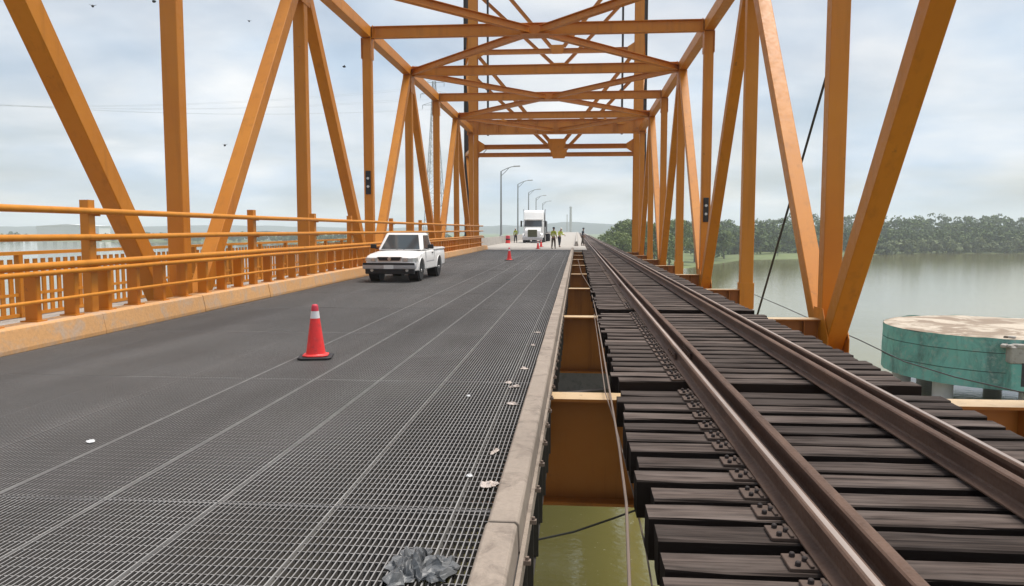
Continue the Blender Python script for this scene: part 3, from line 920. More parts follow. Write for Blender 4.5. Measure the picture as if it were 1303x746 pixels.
# ------------------------------------------------------------------ pickup truck
def pickup():
    r_ = empty('pickup_truck')
    Wd = 1.72
    hw = Wd / 2
    def lerp(tab, u):
        for (a, b), (c, d) in zip(tab, tab[1:]):
            if u <= c: return b + (d - b) * max(0, (u - a)) / (c - a)
        return tab[-1][1]
    WT = [(0, .66), (.03, .74), (.09, .80), (.25, .845), (.6, .865), (4.4, .865), (4.6, .84)]
    ZTOP = [(0, .72), (.02, .80), (.08, .855), (.25, .905), (.6, .955), (1.0, .985), (1.4, 1.0), (4.6, .985)]
    ZSH = [(0, .70), (.02, .765), (.08, .81), (.25, .855), (.6, .895), (1.0, .925), (1.4, .955), (2.8, .975), (4.6, .965)]
    us = sorted(set([0, .02, .05, .09, .16, .25, .36] + [0.80 + 0.41 * math.cos(math.pi * k / 10) for k in range(11)] + [1.4, 1.8, 2.3, 2.78, 2.9] + [3.50 + 0.41 * math.cos(math.pi * k / 10) for k in range(11)] + [4.1, 4.4, 4.52, 4.6]))
    g = MB()
    def zlow(u):
        z = 0.36 if u < 4 else 0.42
        for c in (0.80, 3.50):
            if abs(u - c) < 0.41: z = max(z, 0.36 + math.sqrt(max(0, 0.41 ** 2 - (u - c) ** 2)))
        return z
    for u in us:
        w_, zt_, zs_, zl = lerp(WT, u), lerp(ZTOP, u), lerp(ZSH, u), zlow(u)
        zm = max(zl + 0.02, 0.64)
        half = [(0, zl), (w_ - 0.03, zl), (w_, min(zl + 0.03, zm - 0.005)), (w_ + 0.004, zm), (w_ - 0.006, (zm + zs_) / 2 + 0.05), (w_ - 0.03, zs_ - 0.012), (w_ - 0.085, zs_ + 0.012), (w_ * 0.55, zt_ - 0.008), (0, zt_)]
        for x, z in half: g.v.append((x, u, z))
        for x, z in half[-2:0:-1]: g.v.append((-x, u, z))
    m_ = 16
    for a in range(len(us) - 1):
        for k in range(m_):
            k2 = (k + 1) % m_
            g.f.append((a * m_ + k, a * m_ + k2, (a + 1) * m_ + k2, (a + 1) * m_ + k)); g.m.append(0)
    g.f.append(tuple(range(m_ - 1, -1, -1))); g.m.append(0)
    e_ = (len(us) - 1) * m_
    g.f.append(tuple(e_ + k for k in range(m_))); g.m.append(0)
    body = g.build('body', M['white'], r_, smooth=True)
    for s in (-1, 1):
        MB().box((s * 0.44, 0.85, 0.962), (0.012, 0.9, 0.012)).build('hood_crease', M['white'], body)
    MB().box((0, 1.335, 1.0), (1.40, 0.03, 0.012)).build('cowl', M['black'], body)
    for s in (-1, 1):
        MB().tube([(s * 0.1, 1.34, 1.02), (s * 0.52, 1.40, 1.06)], 0.010, 5).build('wiper', M['black'], body)
    for c in (0.80, 3.50):
        for s in (-1, 1):
            pts = [(s * 0.868, c + 0.415 * math.cos(math.pi * k / 12), 0.36 + 0.415 * math.sin(math.pi * k / 12)) for k in range(13)]
            MB().tube(pts, 0.018, 6).build('arch_lip', M['white'], body, smooth=True)
            MB().lathe([(0.40, -0.16), (0.40, 0.16)], (s * 0.66, c, 0.36), 20, axis='x').build('wheel_well', M['black'], body)
    # cab: frustum
    b0, b1, t0, t1 = 1.30, 2.80, 1.86, 2.70
    zb, zt = 0.99, 1.585
    wb, wt = 0.79, 0.63
    vs = [(-wb, b0, zb), (wb, b0, zb), (wb, b1, zb), (-wb, b1, zb), (-wt, t0, zt), (wt, t0, zt), (wt, t1, zt), (-wt, t1, zt)]
    g = MB(); g.add(vs, [(3, 2, 1, 0), (4, 5, 6, 7), (0, 1, 5, 4), (1, 2, 6, 5), (2, 3, 7, 6), (3, 0, 4, 7)])
    cab = g.build('cab', M['white'], r_, smooth=True, bevel=0.07, seg=4)
    def pane(idx, nm, l, r__, lo, hi, off=0.012):
        A, B, C_, D_ = [Vector(vs[i]) for i in idx]      # bottom-left, bottom-right, top-right, top-left
        def P(s, t): return (A * (1 - s) + B * s) * (1 - t) + (D_ * (1 - s) + C_ * s) * t
        q = [P(l, lo), P(r__, lo), P(r__ - (0.03 if r__ > .9 else 0), hi), P(l + (0.03 if l < .1 else 0), hi)]
        nrm = (q[1] - q[0]).cross(q[3] - q[0]).normalized()
        g = MB(); o1 = [p + nrm * off for p in q]; o0 = [p - nrm * 0.02 for p in q]
        g.add(o0 + o1, [(4, 5, 6, 7), (0, 1, 5, 4), (1, 2, 6, 5), (2, 3, 7, 6), (3, 0, 4, 7)])
        return g.build(nm, M['glass'], cab)
    pane((0, 1, 5, 4), 'windscreen', 0.07, 0.93, 0.08, 0.88)
    pane((1, 2, 6, 5), 'side_window', 0.10, 0.86, 0.10, 0.86)
    pane((3, 0, 4, 7), 'side_window', 0.14, 0.90, 0.10, 0.86)
    pane((2, 3, 7, 6), 'rear_window', 0.1, 0.9, 0.15, 0.85)
    # bed: dark liner sunk into the body top, walls stand proud
    MB().box((0, 3.70, 0.997), (1.44, 1.62, 0.01)).build('bed_liner', M['black'], r_)
    for s in (-1, 1):
        MB().prism([(0, 0), (0.11, 0), (0.11, 0.05), (0.02, 0.07)], (s * hw * 0.995 - (0.11 if s > 0 else 0), 2.86, 0.985), (s * hw * 0.995 - (0.11 if s > 0 else 0), 4.58, 0.985), EX, EZ).build('bed_rail', M['white'], r_, bevel=0.01)
    MB().box((0, 4.56, 1.02), (1.6, 0.07, 0.08)).build('tailgate_top', M['white'], r_, bevel=0.01)
    MB().box((0, 2.86, 1.015), (1.5, 0.05, 0.06)).build('bed_front', M['white'], r_)
    # nose
    gr = MB().box((0, 0.02, 0.755), (0.001, 0.001, 0.001)).prism([(-0.36, 0.685), (0.36, 0.685), (0.42, 0.805), (0.38, 0.825), (-0.38, 0.825), (-0.42, 0.805)], (0, -0.035, 0), (0, 0.06, 0), EX, EZ).build('grille_surround', M['chrome'], r_, bevel=0.012)
    g = MB().prism([(-0.33, 0.70), (0.33, 0.70), (0.385, 0.80), (0.36, 0.812), (-0.36, 0.812), (-0.385, 0.80)], (0, -0.043, 0), (0, 0.0, 0), EX, EZ); g.build('grille', M['black'], gr)
    for q in range(3): MB().box((0, -0.046, 0.728 + q * 0.03), (0.66, 0.008, 0.006)).build('grille_bar', M['dark_steel'], gr)
    MB().lathe([(0.06, 0), (0.055, -0.012)], (0, -0.044, 0.757), 16, axis='y').build('oval_badge', M['chrome'], gr)
    for s in (-1, 1):
        pl_ = [(0.425, -0.03), (0.62, -0.025), (0.76, 0.025), (0.845, 0.14), (0.872, 0.30), (0.84, 0.30), (0.70, 0.16), (0.425, 0.06)]
        g = MB(); g.prism([(a * s, b) for a, b in pl_], (0, 0, 0.665), (0, 0, 0.795), EX, EY)
        h = g.build('headlight', M['lamp_glass'], r_, bevel=0.012)
        MB().lathe([(0.05, 0.0), (0.05, -0.01)], (s * 0.53, -0.03, 0.73), 14, axis='y').build('reflector', M['chrome'], h)
    b = MB().box((0, -0.02, 0.525), (1.76, 0.20, 0.19)).build('bumper', M['bumper'], r_, smooth=True, bevel=0.04, seg=2)
    MB().box((0, -0.125, 0.60), (1.70, 0.02, 0.07)).build('bumper_strip', M['black'], b)
    MB().box((0, -0.128, 0.51), (0.32, 0.012, 0.14)).build('number_plate', M['plate'], b)
    MB().box((0, 0.04, 0.365), (1.62, 0.14, 0.20)).build('valance', M['black'], r_, bevel=0.02)
    for s in (-1, 1):
        MB().lathe([(0.05, -0.02), (0.05, 0.012)], (s * 0.58, -0.035, 0.39), 12, axis='y').build('fog_lamp', M['lamp_glass'], b)
        mm = MB().box((s * 1.0, 1.55, 1.13), (0.20, 0.10, 0.15)).build('mirror', M['black'], r_, bevel=0.03, seg=2)
        MB().box((s * 0.88, 1.53, 1.06), (0.10, 0.05, 0.04)).build('mirror_stalk', M['black'], mm)
        MB().box((s * (hw + 0.004), 2.45, 0.90), (0.02, 0.16, 0.035)).build('door_handle', M['black'], r_)
        MB().box((s * (hw + 0.002), 1.42, 0.70), (0.008, 0.012, 0.56)).build('door_seam', M['black'], r_)
        MB().box((s * (hw + 0.002), 2.72, 0.70), (0.008, 0.012, 0.56)).build('door_seam', M['black'], r_)
        MB().box((s * (hw + 0.002), 2.1, 0.62), (0.014, 1.2, 0.05)).build('door_moulding', M['bumper'], r_, bevel=0.005)
    for u in (0.80, 3.50):
        for s in (-1, 1):
            wx = s * 0.74
            ty = MB().lathe([(0.205, -0.115), (0.315, -0.12), (0.343, -0.09), (0.347, 0), (0.343, 0.09), (0.315, 0.12), (0.205, 0.115)], (wx, u, 0.347), 28, axis='x').build('wheel', M['tyre'], r_, smooth=True)
            o_ = s * 0.10
            MB().lathe([(0.21, -0.02), (0.205, 0.012), (0.17, 0.014), (0.15, -0.02), (0.06, -0.01), (0.05, 0.025)] if s > 0 else [(0.21, 0.02), (0.205, -0.012), (0.17, -0.014), (0.15, 0.02), (0.06, 0.01), (0.05, -0.025)], (wx + o_, u, 0.347), 24, axis='x').build('rim', M['rim'], ty, smooth=True)
    MB().box((0, 2.1, 0.40), (1.3, 3.9, 0.16)).build('underbody', M['black'], r_)
    MB().tube([(0, 0.80, 0.35), (0, 3.5, 0.35)], 0.05, 6).build('drive_shaft', M['black'], r_)
    MB().box((0, 0.80, 0.35), (1.4, 0.12, 0.1)).build('front_axle', M['black'], r_)
    MB().box((0, 3.50, 0.35), (1.4, 0.12, 0.1)).build('rear_axle', M['black'], r_)
    return r_
pk = pickup()
pk.scale = (0.94, 0.94, 0.94); pk.location = (-5.66, 22.85, 0.002); pk.rotation_euler[2] = R(-2.0)
tag(pk, 'white pickup truck driving towards the viewer beside the left railing', 'pickup truck')

# ------------------------------------------------------------------ white lorry
def lorry():
    r_ = empty('lorry')
    g = MB(); g.prism([(0.05, 0.55), (0.0, 1.1), (0.12, 1.55), (1.5, 1.85), (1.75, 1.85), (1.75, 0.55)], (-0.95, 0, 0), (0.95, 0, 0), EY, EZ)
    g.build('bonnet', M['white'], r_, smooth=True, bevel=0.12, seg=3)
    g = MB(); g.prism([(1.6, 0.6), (1.6, 1.85), (1.95, 2.75), (2.5, 3.75), (2.9, 3.95), (4.3, 4.0), (4.3, 0.6)], (-1.2, 0, 0), (1.2, 0, 0), EY, EZ)
    cab = g.build('cab', M['white'], r_, smooth=True, bevel=0.1, seg=3)
    g = MB(); g.prism([(0, 0), (0, 0.72)], (0, 0, 0), (0, 0, 0), EX, EZ) if False else None
    A = [(-1.08, 1.60, 1.95), (1.08, 1.60, 1.95), (1.02, 1.90, 2.70), (-1.02, 1.90, 2.70)]
    g = MB(); g.add(A + [(x, y + 0.3, z) for x, y, z in A], [(0, 1, 2, 3), (0, 4, 5, 1), (1, 5, 6, 2), (2, 6, 7, 3), (3, 7, 4, 0)])
    g.build('windscreen', M['glass'], cab)
    MB().box((0, 1.98, 2.82), (2.3, 0.5, 0.08)).build('sun_visor', M['white'], cab, bevel=0.02)
    MB().box((0, 0.0, 1.12), (1.12, 0.10, 0.95)).build('grille', M['olive'], r_, bevel=0.03)
    for s in (-1, 1):
        MB().box((s * 0.82, 0.12, 0.98), (0.36, 0.18, 0.26)).build('headlight', M['lamp_glass'], r_, bevel=0.04)
        g = MB().lathe([(0.30, -0.16), (0.50, -0.16), (0.52, 0), (0.50, 0.16), (0.30, 0.16)], (s * 1.02, 0.95, 0.52), 24, axis='x')
        wh = g.build('wheel', M['tyre'], r_, smooth=True)
        MB().lathe([(0.3, -0.1), (0.28, 0.1), (0.1, 0.14)], (s * 1.02, 0.95, 0.52), 20, axis='x').build('rim', M['rim'], wh, smooth=True)
        g = MB().prism([(0.30, 0.55), (0.42, 0.95), (0.75, 1.15), (1.15, 1.15), (1.5, 0.95), (1.6, 0.55), (1.5, 0.55), (1.35, 0.9), (0.95, 1.07), (0.55, 0.9), (0.42, 0.55)], (s * 0.90, 0, 0), (s * 1.22, 0, 0), EY, EZ)
        g.build('mudguard', M['white'], r_, bevel=0.02)
        m1 = MB().box((s * 1.45, 1.7, 2.3), (0.20, 0.16, 0.75)).build('mirror', M['black'], cab, bevel=0.03)
        MB().box((s * 1.28, 1.75, 2.55), (0.3, 0.04, 0.04)).build('mirror_arm', M['black'], r_)
        MB().tube([(s * 1.30, 4.5, 1.0), (s * 1.30, 4.5, 3.9), (s * 1.36, 4.6, 4.1)], 0.075, 10).build('exhaust_stack', M['chrome'], r_, smooth=True)
        MB().prism([(4.3, 1.0), (4.3, 3.7), (4.95, 3.1), (4.95, 1.0)], (s * 1.18, 0, 0), (s * 1.22, 0, 0), EY, EZ).build('side_fairing', M['grey_steel'], r_)
        for yy in (5.6, 6.95):
            MB().lathe([(0.30, -0.28), (0.50, -0.28), (0.52, 0), (0.50, 0.28), (0.30, 0.28)], (s * 0.95, yy, 0.52), 20, axis='x').build('wheel', M['tyre'], r_, smooth=True)
    MB().box((0, 0.02, 0.52), (2.4, 0.28, 0.36)).build('bumper', M['bumper'], r_, bevel=0.05, seg=2)
    MB().box((0, 4.5, 0.75), (0.9, 6.5, 0.28)).build('chassis', M['dark_steel'], r_)
    return r_
lr = lorry(); lr.location = (-5.30, 91.5, 0.004)
tag(lr, 'white long nosed lorry tractor facing the viewer beyond the lift tower', 'lorry')
tr = empty('flatbed_trailer', (-5.0, 99.5, 0.004))
MB().box((0, 4.5, 1.25), (2.5, 12, 0.22)).build('bed', M['grey_steel'], tr, bevel=0.02)
for i in range(3):
    for s in (-1, 1):
        MB().lathe([(0.3, -0.28), (0.5, -0.28), (0.52, 0), (0.5, 0.28), (0.3, 0.28)], (s * 0.95, 7.0 + 1.3 * i, 0.52), 18, axis='x').build('wheel', M['tyre'], tr, smooth=True)
for s in (-1, 1):
    MB().box((s * 0.5, 4.5, 0.98), (0.16, 11.5, 0.31)).build('chassis_beam', M['dark_steel'], tr)
    MB().box((s * 0.8, 0.4, 0.6), (0.12, 0.12, 1.08)).build('landing_leg', M['dark_steel'], tr)
MB().box((0, -1.35, 2.0), (2.4, 0.08, 1.3)).build('headboard', M['grey_steel'], tr)
tag(tr, 'grey flatbed trailer behind the white lorry', 'trailer')

# ------------------------------------------------------------------ traffic cones and drum
def cone():
    r_ = empty('traffic_cone')
    MB().prism(cprof(0.41, 0.41, 0.05), (0, 0, 0.0), (0, 0, 0.026), EX, EY).build('base_weight', M['black'], r_, bevel=0.005)
    MB().prism(cprof(0.31, 0.31, 0.07), (0, 0, 0.027), (0, 0, 0.046), EX, EY).build('base', M['cone'], r_, bevel=0.006)
    MB().lathe([(0.135, 0.046), (0.121, 0.056), (0.115, 0.09), (0.058, 0.495)], (0, 0, 0), 28).build('body', M['cone'], r_, smooth=True)
    MB().lathe([(0.059, 0.497), (0.0485, 0.585)], (0, 0, 0), 28).build('reflective_band', M['cone_band'], r_, smooth=True)
    MB().lathe([(0.047, 0.587), (0.041, 0.640), (0.036, 0.660), (0.026, 0.668)], (0, 0, 0), 28).build('tip', M['cone_top'], r_, smooth=True)
    return r_
c0 = cone()
cones = [((402, 455.5), 12, 'nearest red traffic cone with white band standing alone on the grating'),
         ((648, 331.5), 40, 'red traffic cone on the grating to the right of the pickup truck'),
         ((684.5, 317), 5, 'nearer red traffic cone of the pair before the lorry'),
         ((688.5, 314.5), 70, 'farther red traffic cone of the pair before the lorry')]
for i, (px, rz, lb) in enumerate(cones):
    o = c0 if i == 0 else copy_tree(c0)
    p = onz(*px, 0); o.location = (p.x, p.y, 0.004); o.rotation_euler[2] = R(rz)
    tag(o, lb, 'traffic cone', 'traffic cones')
dr = empty('traffic_drum', (-8.1, 90.0, 0.004), 0)
MB().lathe([(0.30, 0), (0.30, 0.08), (0.27, 0.10), (0.27, 0.35)], n=18).build('lower_body', M['cone'], dr, smooth=True)
MB().lathe([(0.262, 0.352), (0.262, 0.53)], n=18).build('band', M['black'], dr, smooth=True)
MB().lathe([(0.255, 0.532), (0.245, 0.85), (0.2, 0.9)], n=18).build('upper_body', M['cone_top'], dr, smooth=True)
tag(dr, 'dark red traffic drum by the parapet left of the lorry', 'traffic drum')

# ------------------------------------------------------------------ people
def skin_obj(name, verts, edges, rad, mat, parent, root=0, sub=2):
    me = bpy.data.meshes.new(name); me.from_pydata(verts, edges, [])
    me.materials.append(mat)
    o = put(name, me, parent)
    o.modifiers.new('skin', 'SKIN')
    sv_ = me.skin_vertices[0].data
    for i, r_ in enumerate(rad):
        sv_[i].radius = r_ if isinstance(r_, tuple) else (r_, r_)
        sv_[i].use_root = (i == root)
    s = o.modifiers.new('sub', 'SUBSURF'); s.levels = sub; s.render_levels = sub
    return o
def person(loc, rz, top, legs, label, hat='helmet', lean=0.0, arm=0.3, stride=0.12):
    r_ = empty('person', loc, rz)
    # body (skin): faces -Y; pelvis, spine, neck, head, arms with hands and fingers, legs with feet
    ly = -math.sin(lean)
    def L(x, y, z):
        if z <= 0.95: return (x, y, z)
        h = z - 0.95
        return (x, y + h * ly, 0.95 + h * math.cos(lean))
    V = [L(0, 0, .95), L(0, 0, 1.12), L(0, -.01, 1.32), L(0, 0, 1.46), L(0, -.01, 1.54), L(0, -.02, 1.63), L(0, -.015, 1.72)]
    rad = [.115, .10, .12, .07, .05, .078, .066]
    E_ = [(0, 1), (1, 2), (2, 3), (3, 4), (4, 5), (5, 6)]
    for s in (-1, 1):
        b = len(V)
        fw = arm * (1 if s > 0 else 0.5)
        V += [L(s * .17, 0, 1.42), L(s * .22, -.02 - .05 * fw, 1.15), L(s * .22, -.10 - .35 * fw, .95 + .2 * fw), L(s * .215, -.14 - .42 * fw, .88 + .22 * fw)]
        rad += [.062, .047, .034, .032]
        E_ += [(3, b), (b, b + 1), (b + 1, b + 2), (b + 2, b + 3)]
        px_, py_, pz_ = V[b + 3]
        for q, ln in enumerate((.075, .085, .08, .062)):
            c = len(V)
            oy = (q - 1.5) * .019
            V += [(px_, py_ + oy - .01, pz_ - .03), (px_ - s * .01, py_ + oy - .02, pz_ - .03 - ln * .55), (px_ - s * .03, py_ + oy - .022, pz_ - .03 - ln)]
            rad += [.010, .009, .008]
            E_ += [(b + 3, c), (c, c + 1), (c + 1, c + 2)]
        c = len(V)
        V += [(px_ - s * .02, py_ - .045, pz_ - .005), (px_ - s * .028, py_ - .06, pz_ - .045)]
        rad += [.011, .009]
        E_ += [(b + 2, c), (c, c + 1)]
    for s in (-1, 1):
        b = len(V)
        st = stride * s
        V += [(s * .09, 0, .88), (s * .10, -.02 + st * .4, .50), (s * .10, st, .09), (s * .11, st - .16, .035)]
        rad += [.09, .06, .042, .035]
        E_ += [(0, b), (b, b + 1), (b + 1, b + 2), (b + 2, b + 3)]
    body = skin_obj('body', V, E_, rad, M['skin'], r_)
    # face
    hx, hy, hz = L(0, -.02, 1.655)
    MB().prism([(-.012, -.02), (.012, -.02), (.004, .03), (-.004, .03)], (hx, hy - .105, hz), (hx, hy - .07, hz), EX, EZ).build('nose', M['skin'], r_)
    for s in (-1, 1):
        MB().lathe([(0.012, 0), (0.008, -0.006)], (hx + s * .03, hy - .073, hz + .025), 8, axis='y').build('eye', M['black'], r_)
        MB().box((hx + s * .08, hy + .01, hz + .005), (.02, .04, .06)).build('ear', M['skin'], r_)
    MB().box((hx, hy - .074, hz - .05), (.05, .008, .01)).build('mouth', M['cone_top'], r_)
    # clothes over the body
    T = [L(0, 0, .93), L(0, 0, 1.12), L(0, -.01, 1.32), L(0, 0, 1.44)]
    tr_ = [.135, .125, .145, .09]
    te = [(0, 1), (1, 2), (2, 3)]
    for s in (-1, 1):
        b = len(T)
        fw = arm * (1 if s > 0 else 0.5)
        T += [L(s * .17, 0, 1.42), L(s * .22, -.02 - .05 * fw, 1.15), L(s * .22, -.09 - .30 * fw, .99 + .18 * fw)]
        tr_ += [.080, .064, .05]
        te += [(3, b), (b, b + 1), (b + 1, b + 2)]
    sh = skin_obj('jacket', T, te, tr_, top, r_)
    P = [(0, 0, .96)]; pr_ = [.125]; pe = []
    for s in (-1, 1):
        b = len(P); st = stride * s
        P += [(s * .09, 0, .86), (s * .10, -.02 + st * .4, .50), (s * .10, st, .12)]
        pr_ += [.108, .08, .066]
        pe += [(0, b), (b, b + 1), (b + 1, b + 2)]
    skin_obj('trousers', P, pe, pr_, legs, r_)
    for s in (-1, 1):
        st = stride * s
        skin_obj('boot', [(s * .10, st + .02, .10), (s * .10, st + .02, .04), (s * .105, st - .17, .038)], [(0, 1), (1, 2)], [.06, .052, .044], M['boot'], r_, sub=1)
    for z in (1.10, 1.22):
        a = L(0, -.005, z)
        MB().lathe([(.150, -.02), (.150, .02)], a, 16).build('reflective_stripe', M['cone_band'], sh)
    hp = [(.115, -.01), (.108, .0), (.105, .05), (.085, .095), (.04, .118)]
    hm = M['helmet'] if hat == 'helmet' else M['navy']
    h = MB().lathe(hp, (hx, hy + .005, hz + .045), 18).build('hard_hat' if hat == 'helmet' else 'cap', hm, r_, smooth=True)
    MB().box((hx, hy - .12, hz + .042), (.13, .08, .012)).build('peak', hm, h)
    tag(r_, label, 'person')
    return r_
person((-1.97, 64.6, 0.004), R(160), M['hivis_dark'], M['khaki'], 'person in lime vest and brown trousers standing at the end of the grating', 'cap', 0.06, 0.3)
person((-1.62, 71.0, 0.004), R(40), M['hivis'], M['navy'], 'person in bright lime jacket standing behind the other road worker', 'helmet', 0.35, 0.9)
person((-7.55, 94.5, 0.004), R(-20), M['hivis_dark'], M['navy'], 'person in lime vest standing left of the white lorry', 'helmet', 0.05, 0.2)
person((0.55, 77.5, -0.015), R(80), M['navy'], M['khaki'], 'person in dark clothes standing on the sleepers of the track', 'cap', 0.1, 0.2)

# ------------------------------------------------------------------ turquoise caisson in the river
cz = empty('river_caisson', (34.6, 66.5, WZ))
tag(cz, 'weathered turquoise round concrete caisson standing on white piles in the river', 'caisson')
def mat_caisson():
    m = NM('weathered_turquoise_paint')
    p = m.pos()
    a = m.noise(p, 0.35, 6, 0.65)
    st = m.noise(m.pos((1.0, 1.0, 0.45)), 0.55, 7, 0.7, 0.8)
    sm = m.noise(p, 2.5, 6, 0.7)
    col = m.mix(m.ramp(a, [(0.3, 0.0), (0.7, 1.0)]), (0.115, 0.36, 0.31), (0.19, 0.49, 0.43))
    col = m.mix(m.ramp(st, [(0.46, 0.0), (0.66, 0.9)]), col, (0.075, 0.165, 0.15))
    col = m.mix(m.ramp(sm, [(0.52, 0.0), (0.68, 0.7)]), col, (0.33, 0.40, 0.35))
    m.bump(sm, 0.3, 0.03)
    return m.out(col, 0.8)
def mat_caisson_top():
    m = NM('caisson_top_concrete')
    p = m.pos()
    a = m.noise(p, 0.28, 6, 0.62, 1.2)
    b = m.noise(p, 2.0, 6, 0.7)
    col = m.mix(m.ramp(a, [(0.46, 0.0), (0.58, 1.0)]), (0.23, 0.17, 0.12), (0.46, 0.39, 0.31))
    col = m.mix(m.ramp(b, [(0.5, 0.0), (0.75, 0.5)]), col, (0.20, 0.17, 0.14))
    m.bump(b, 0.4, 0.05)
    return m.out(col, 0.9)
M['caisson'] = mat_caisson(); M['caisson_top'] = mat_caisson_top()
RC = 8.3
ZC0, ZC1 = 1.75, 5.6
def ring(r0, r1, z0, z1): return [(r0, z0), (r1, z0), (r1, z1), (r0, z1)]
def drum_wall(z0, z1, nm, rim=0.0):
    g = MB(); na, nz_ = 150, 7
    for q in range(nz_ + 1):
        z = z0 + (z1 - z0) * q / nz_
        for k in range(na):
            an = 2 * math.pi * k / na
            f_ = 0.075 * noise.noise(Vector((math.cos(an) * 9, math.sin(an) * 9, z * 0.5))) + 0.03 * noise.noise(Vector((math.cos(an) * 30, math.sin(an) * 30, z * 2.0)))
            zz = z + (0.16 * noise.noise(Vector((math.cos(an) * 5, math.sin(an) * 5, 4))) if rim and q == nz_ else 0)
            g.v.append(((RC + f_) * math.cos(an), (RC + f_) * math.sin(an), zz))
    for q in range(nz_):
        for k in range(na):
            k2 = (k + 1) % na
            g.f.append((q * na + k, q * na + k2, (q + 1) * na + k2, (q + 1) * na + k)); g.m.append(0)
    g.f.append(tuple(range(na - 1, -1, -1))); g.m.append(0)
    return g.build(nm, M['caisson'], cz, smooth=True)
drum_wall(ZC0, ZC0 + 1.25, 'lower_wall')
drum_wall(ZC0 + 1.30, ZC0 + 2.70, 'middle_wall')
drum_wall(ZC0 + 2.75, ZC1 - 0.05, 'upper_wall', 1)
for za in (ZC0 + 1.251, ZC0 + 2.701):
    MB().lathe([(RC - 0.12, za), (RC - 0.12, za + 0.048)], n=72).build('joint', M['dark_steel'], cz, smooth=True)
g = MB()
n = 72
rings = [RC - 0.05, RC - 0.4, RC * 0.8, RC * 0.55, RC * 0.3, 0.01]
for q, rr in enumerate(rings):
    for k in range(n):
        an = 2 * math.pi * k / n
        g.v.append((rr * math.cos(an), rr * math.sin(an), ZC1 - 0.055 + (0 if q == 0 else 0.06 + 0.10 * noise.noise(Vector((rr * math.cos(an) * 0.5, rr * math.sin(an) * 0.5, 7))))))
for q in range(len(rings) - 1):
    for k in range(n):
        k2 = (k + 1) % n
        g.f.append((q * n + k, q * n + k2, (q + 1) * n + k2, (q + 1) * n + k)); g.m.append(0)
g.build('top_slab', M['caisson_top'], cz)
for an in range(0, 360, 51):
    a = R(an + 10)
    MB().lathe([(0.75, -2.0), (0.75, ZC0 - 0.005)], ((RC - 1.6) * math.cos(a), (RC - 1.6) * math.sin(a), 0), 18).build('pile', M['silt'], cz, smooth=True)
# box landing with two slots on the near right flank
fa = math.atan2(58.3 - 66.5, 33.9 - 34.6)
dn = Vector((math.cos(fa), math.sin(fa), 0)); tn = Vector((-dn.y, dn.x, 0))
c = dn * (RC + 0.1)
g = MB().prism([(-2.3, ZC0 + 0.1), (3.4, ZC0 + 0.1), (3.4, ZC1 - 1.75), (-2.3, ZC1 - 1.75)], c - dn * 1.0, c + dn * 0.35, tn, EZ)
fb = g.build('fender_block', M['caisson'], cz, bevel=0.05)
g = MB().prism([(-2.4, ZC1 - 1.74), (3.4, ZC1 - 1.74), (3.4, ZC1 - 0.5), (1.0, ZC1 - 0.32), (-0.8, ZC1 - 0.62), (-2.4, ZC1 - 0.45)], c - dn * 1.0, c + dn * 0.38, tn, EZ)
g.build('broken_edge', M['pier_concrete'], cz, bevel=0.08)
for s in (-1.45, -0.6):
    g = MB().prism([(s - 0.17, ZC0 + 0.45), (s + 0.17, ZC0 + 0.45), (s + 0.17, ZC0 + 2.2), (s - 0.17, ZC0 + 2.2)], c + dn * 0.2, c + dn * 0.365, tn, EZ)
    g.build('slot', M['black'], fb)
random.seed(11)
for q in range(26):
    px_ = c - dn * random.uniform(-0.2, 1.6) + tn * random.uniform(-2.8, 2.4)
    s = random.uniform(0.15, 0.5)
    g = MB().box((0, 0, s * 0.3), (s * random.uniform(0.8, 1.8), s, s * 0.7), rz=random.uniform(0, 3))
    o = g.build('rubble', M['pier_concrete'] if q % 3 else M['bark'], cz, bevel=s * 0.12)
    inside = (Vector((px_.x, px_.y, 0))).length < RC - 0.15
    o.location = (px_.x, px_.y, (ZC1 - 0.06) if inside else (ZC1 - 0.60))
for q in range(5):
    pc = c - dn * (0.5 + 0.35 * q) + tn * (0.5 + 0.55 * q)
    hh_ = 0.5 + 0.3 * (q % 3)
    MB().tube([(pc.x, pc.y, ZC1 - 0.1), (pc.x + 0.1, pc.y, ZC1 + hh_)], 0.05, 6).build('bent_rebar', M['tie_plate'], cz)
p0 = c - dn * 0.6 + tn * -0.15
MB().tube([(p0.x, p0.y, ZC1 - 0.9), (p0.x, p0.y, ZC1 + 1.5)], 0.14, 10).tube([(p0.x - 0.2, p0.y, ZC1 + 1.5), (p0.x + 0.2, p0.y, ZC1 + 1.5)], 0.16, 8).build('mooring_post', M['dark_steel'], cz)

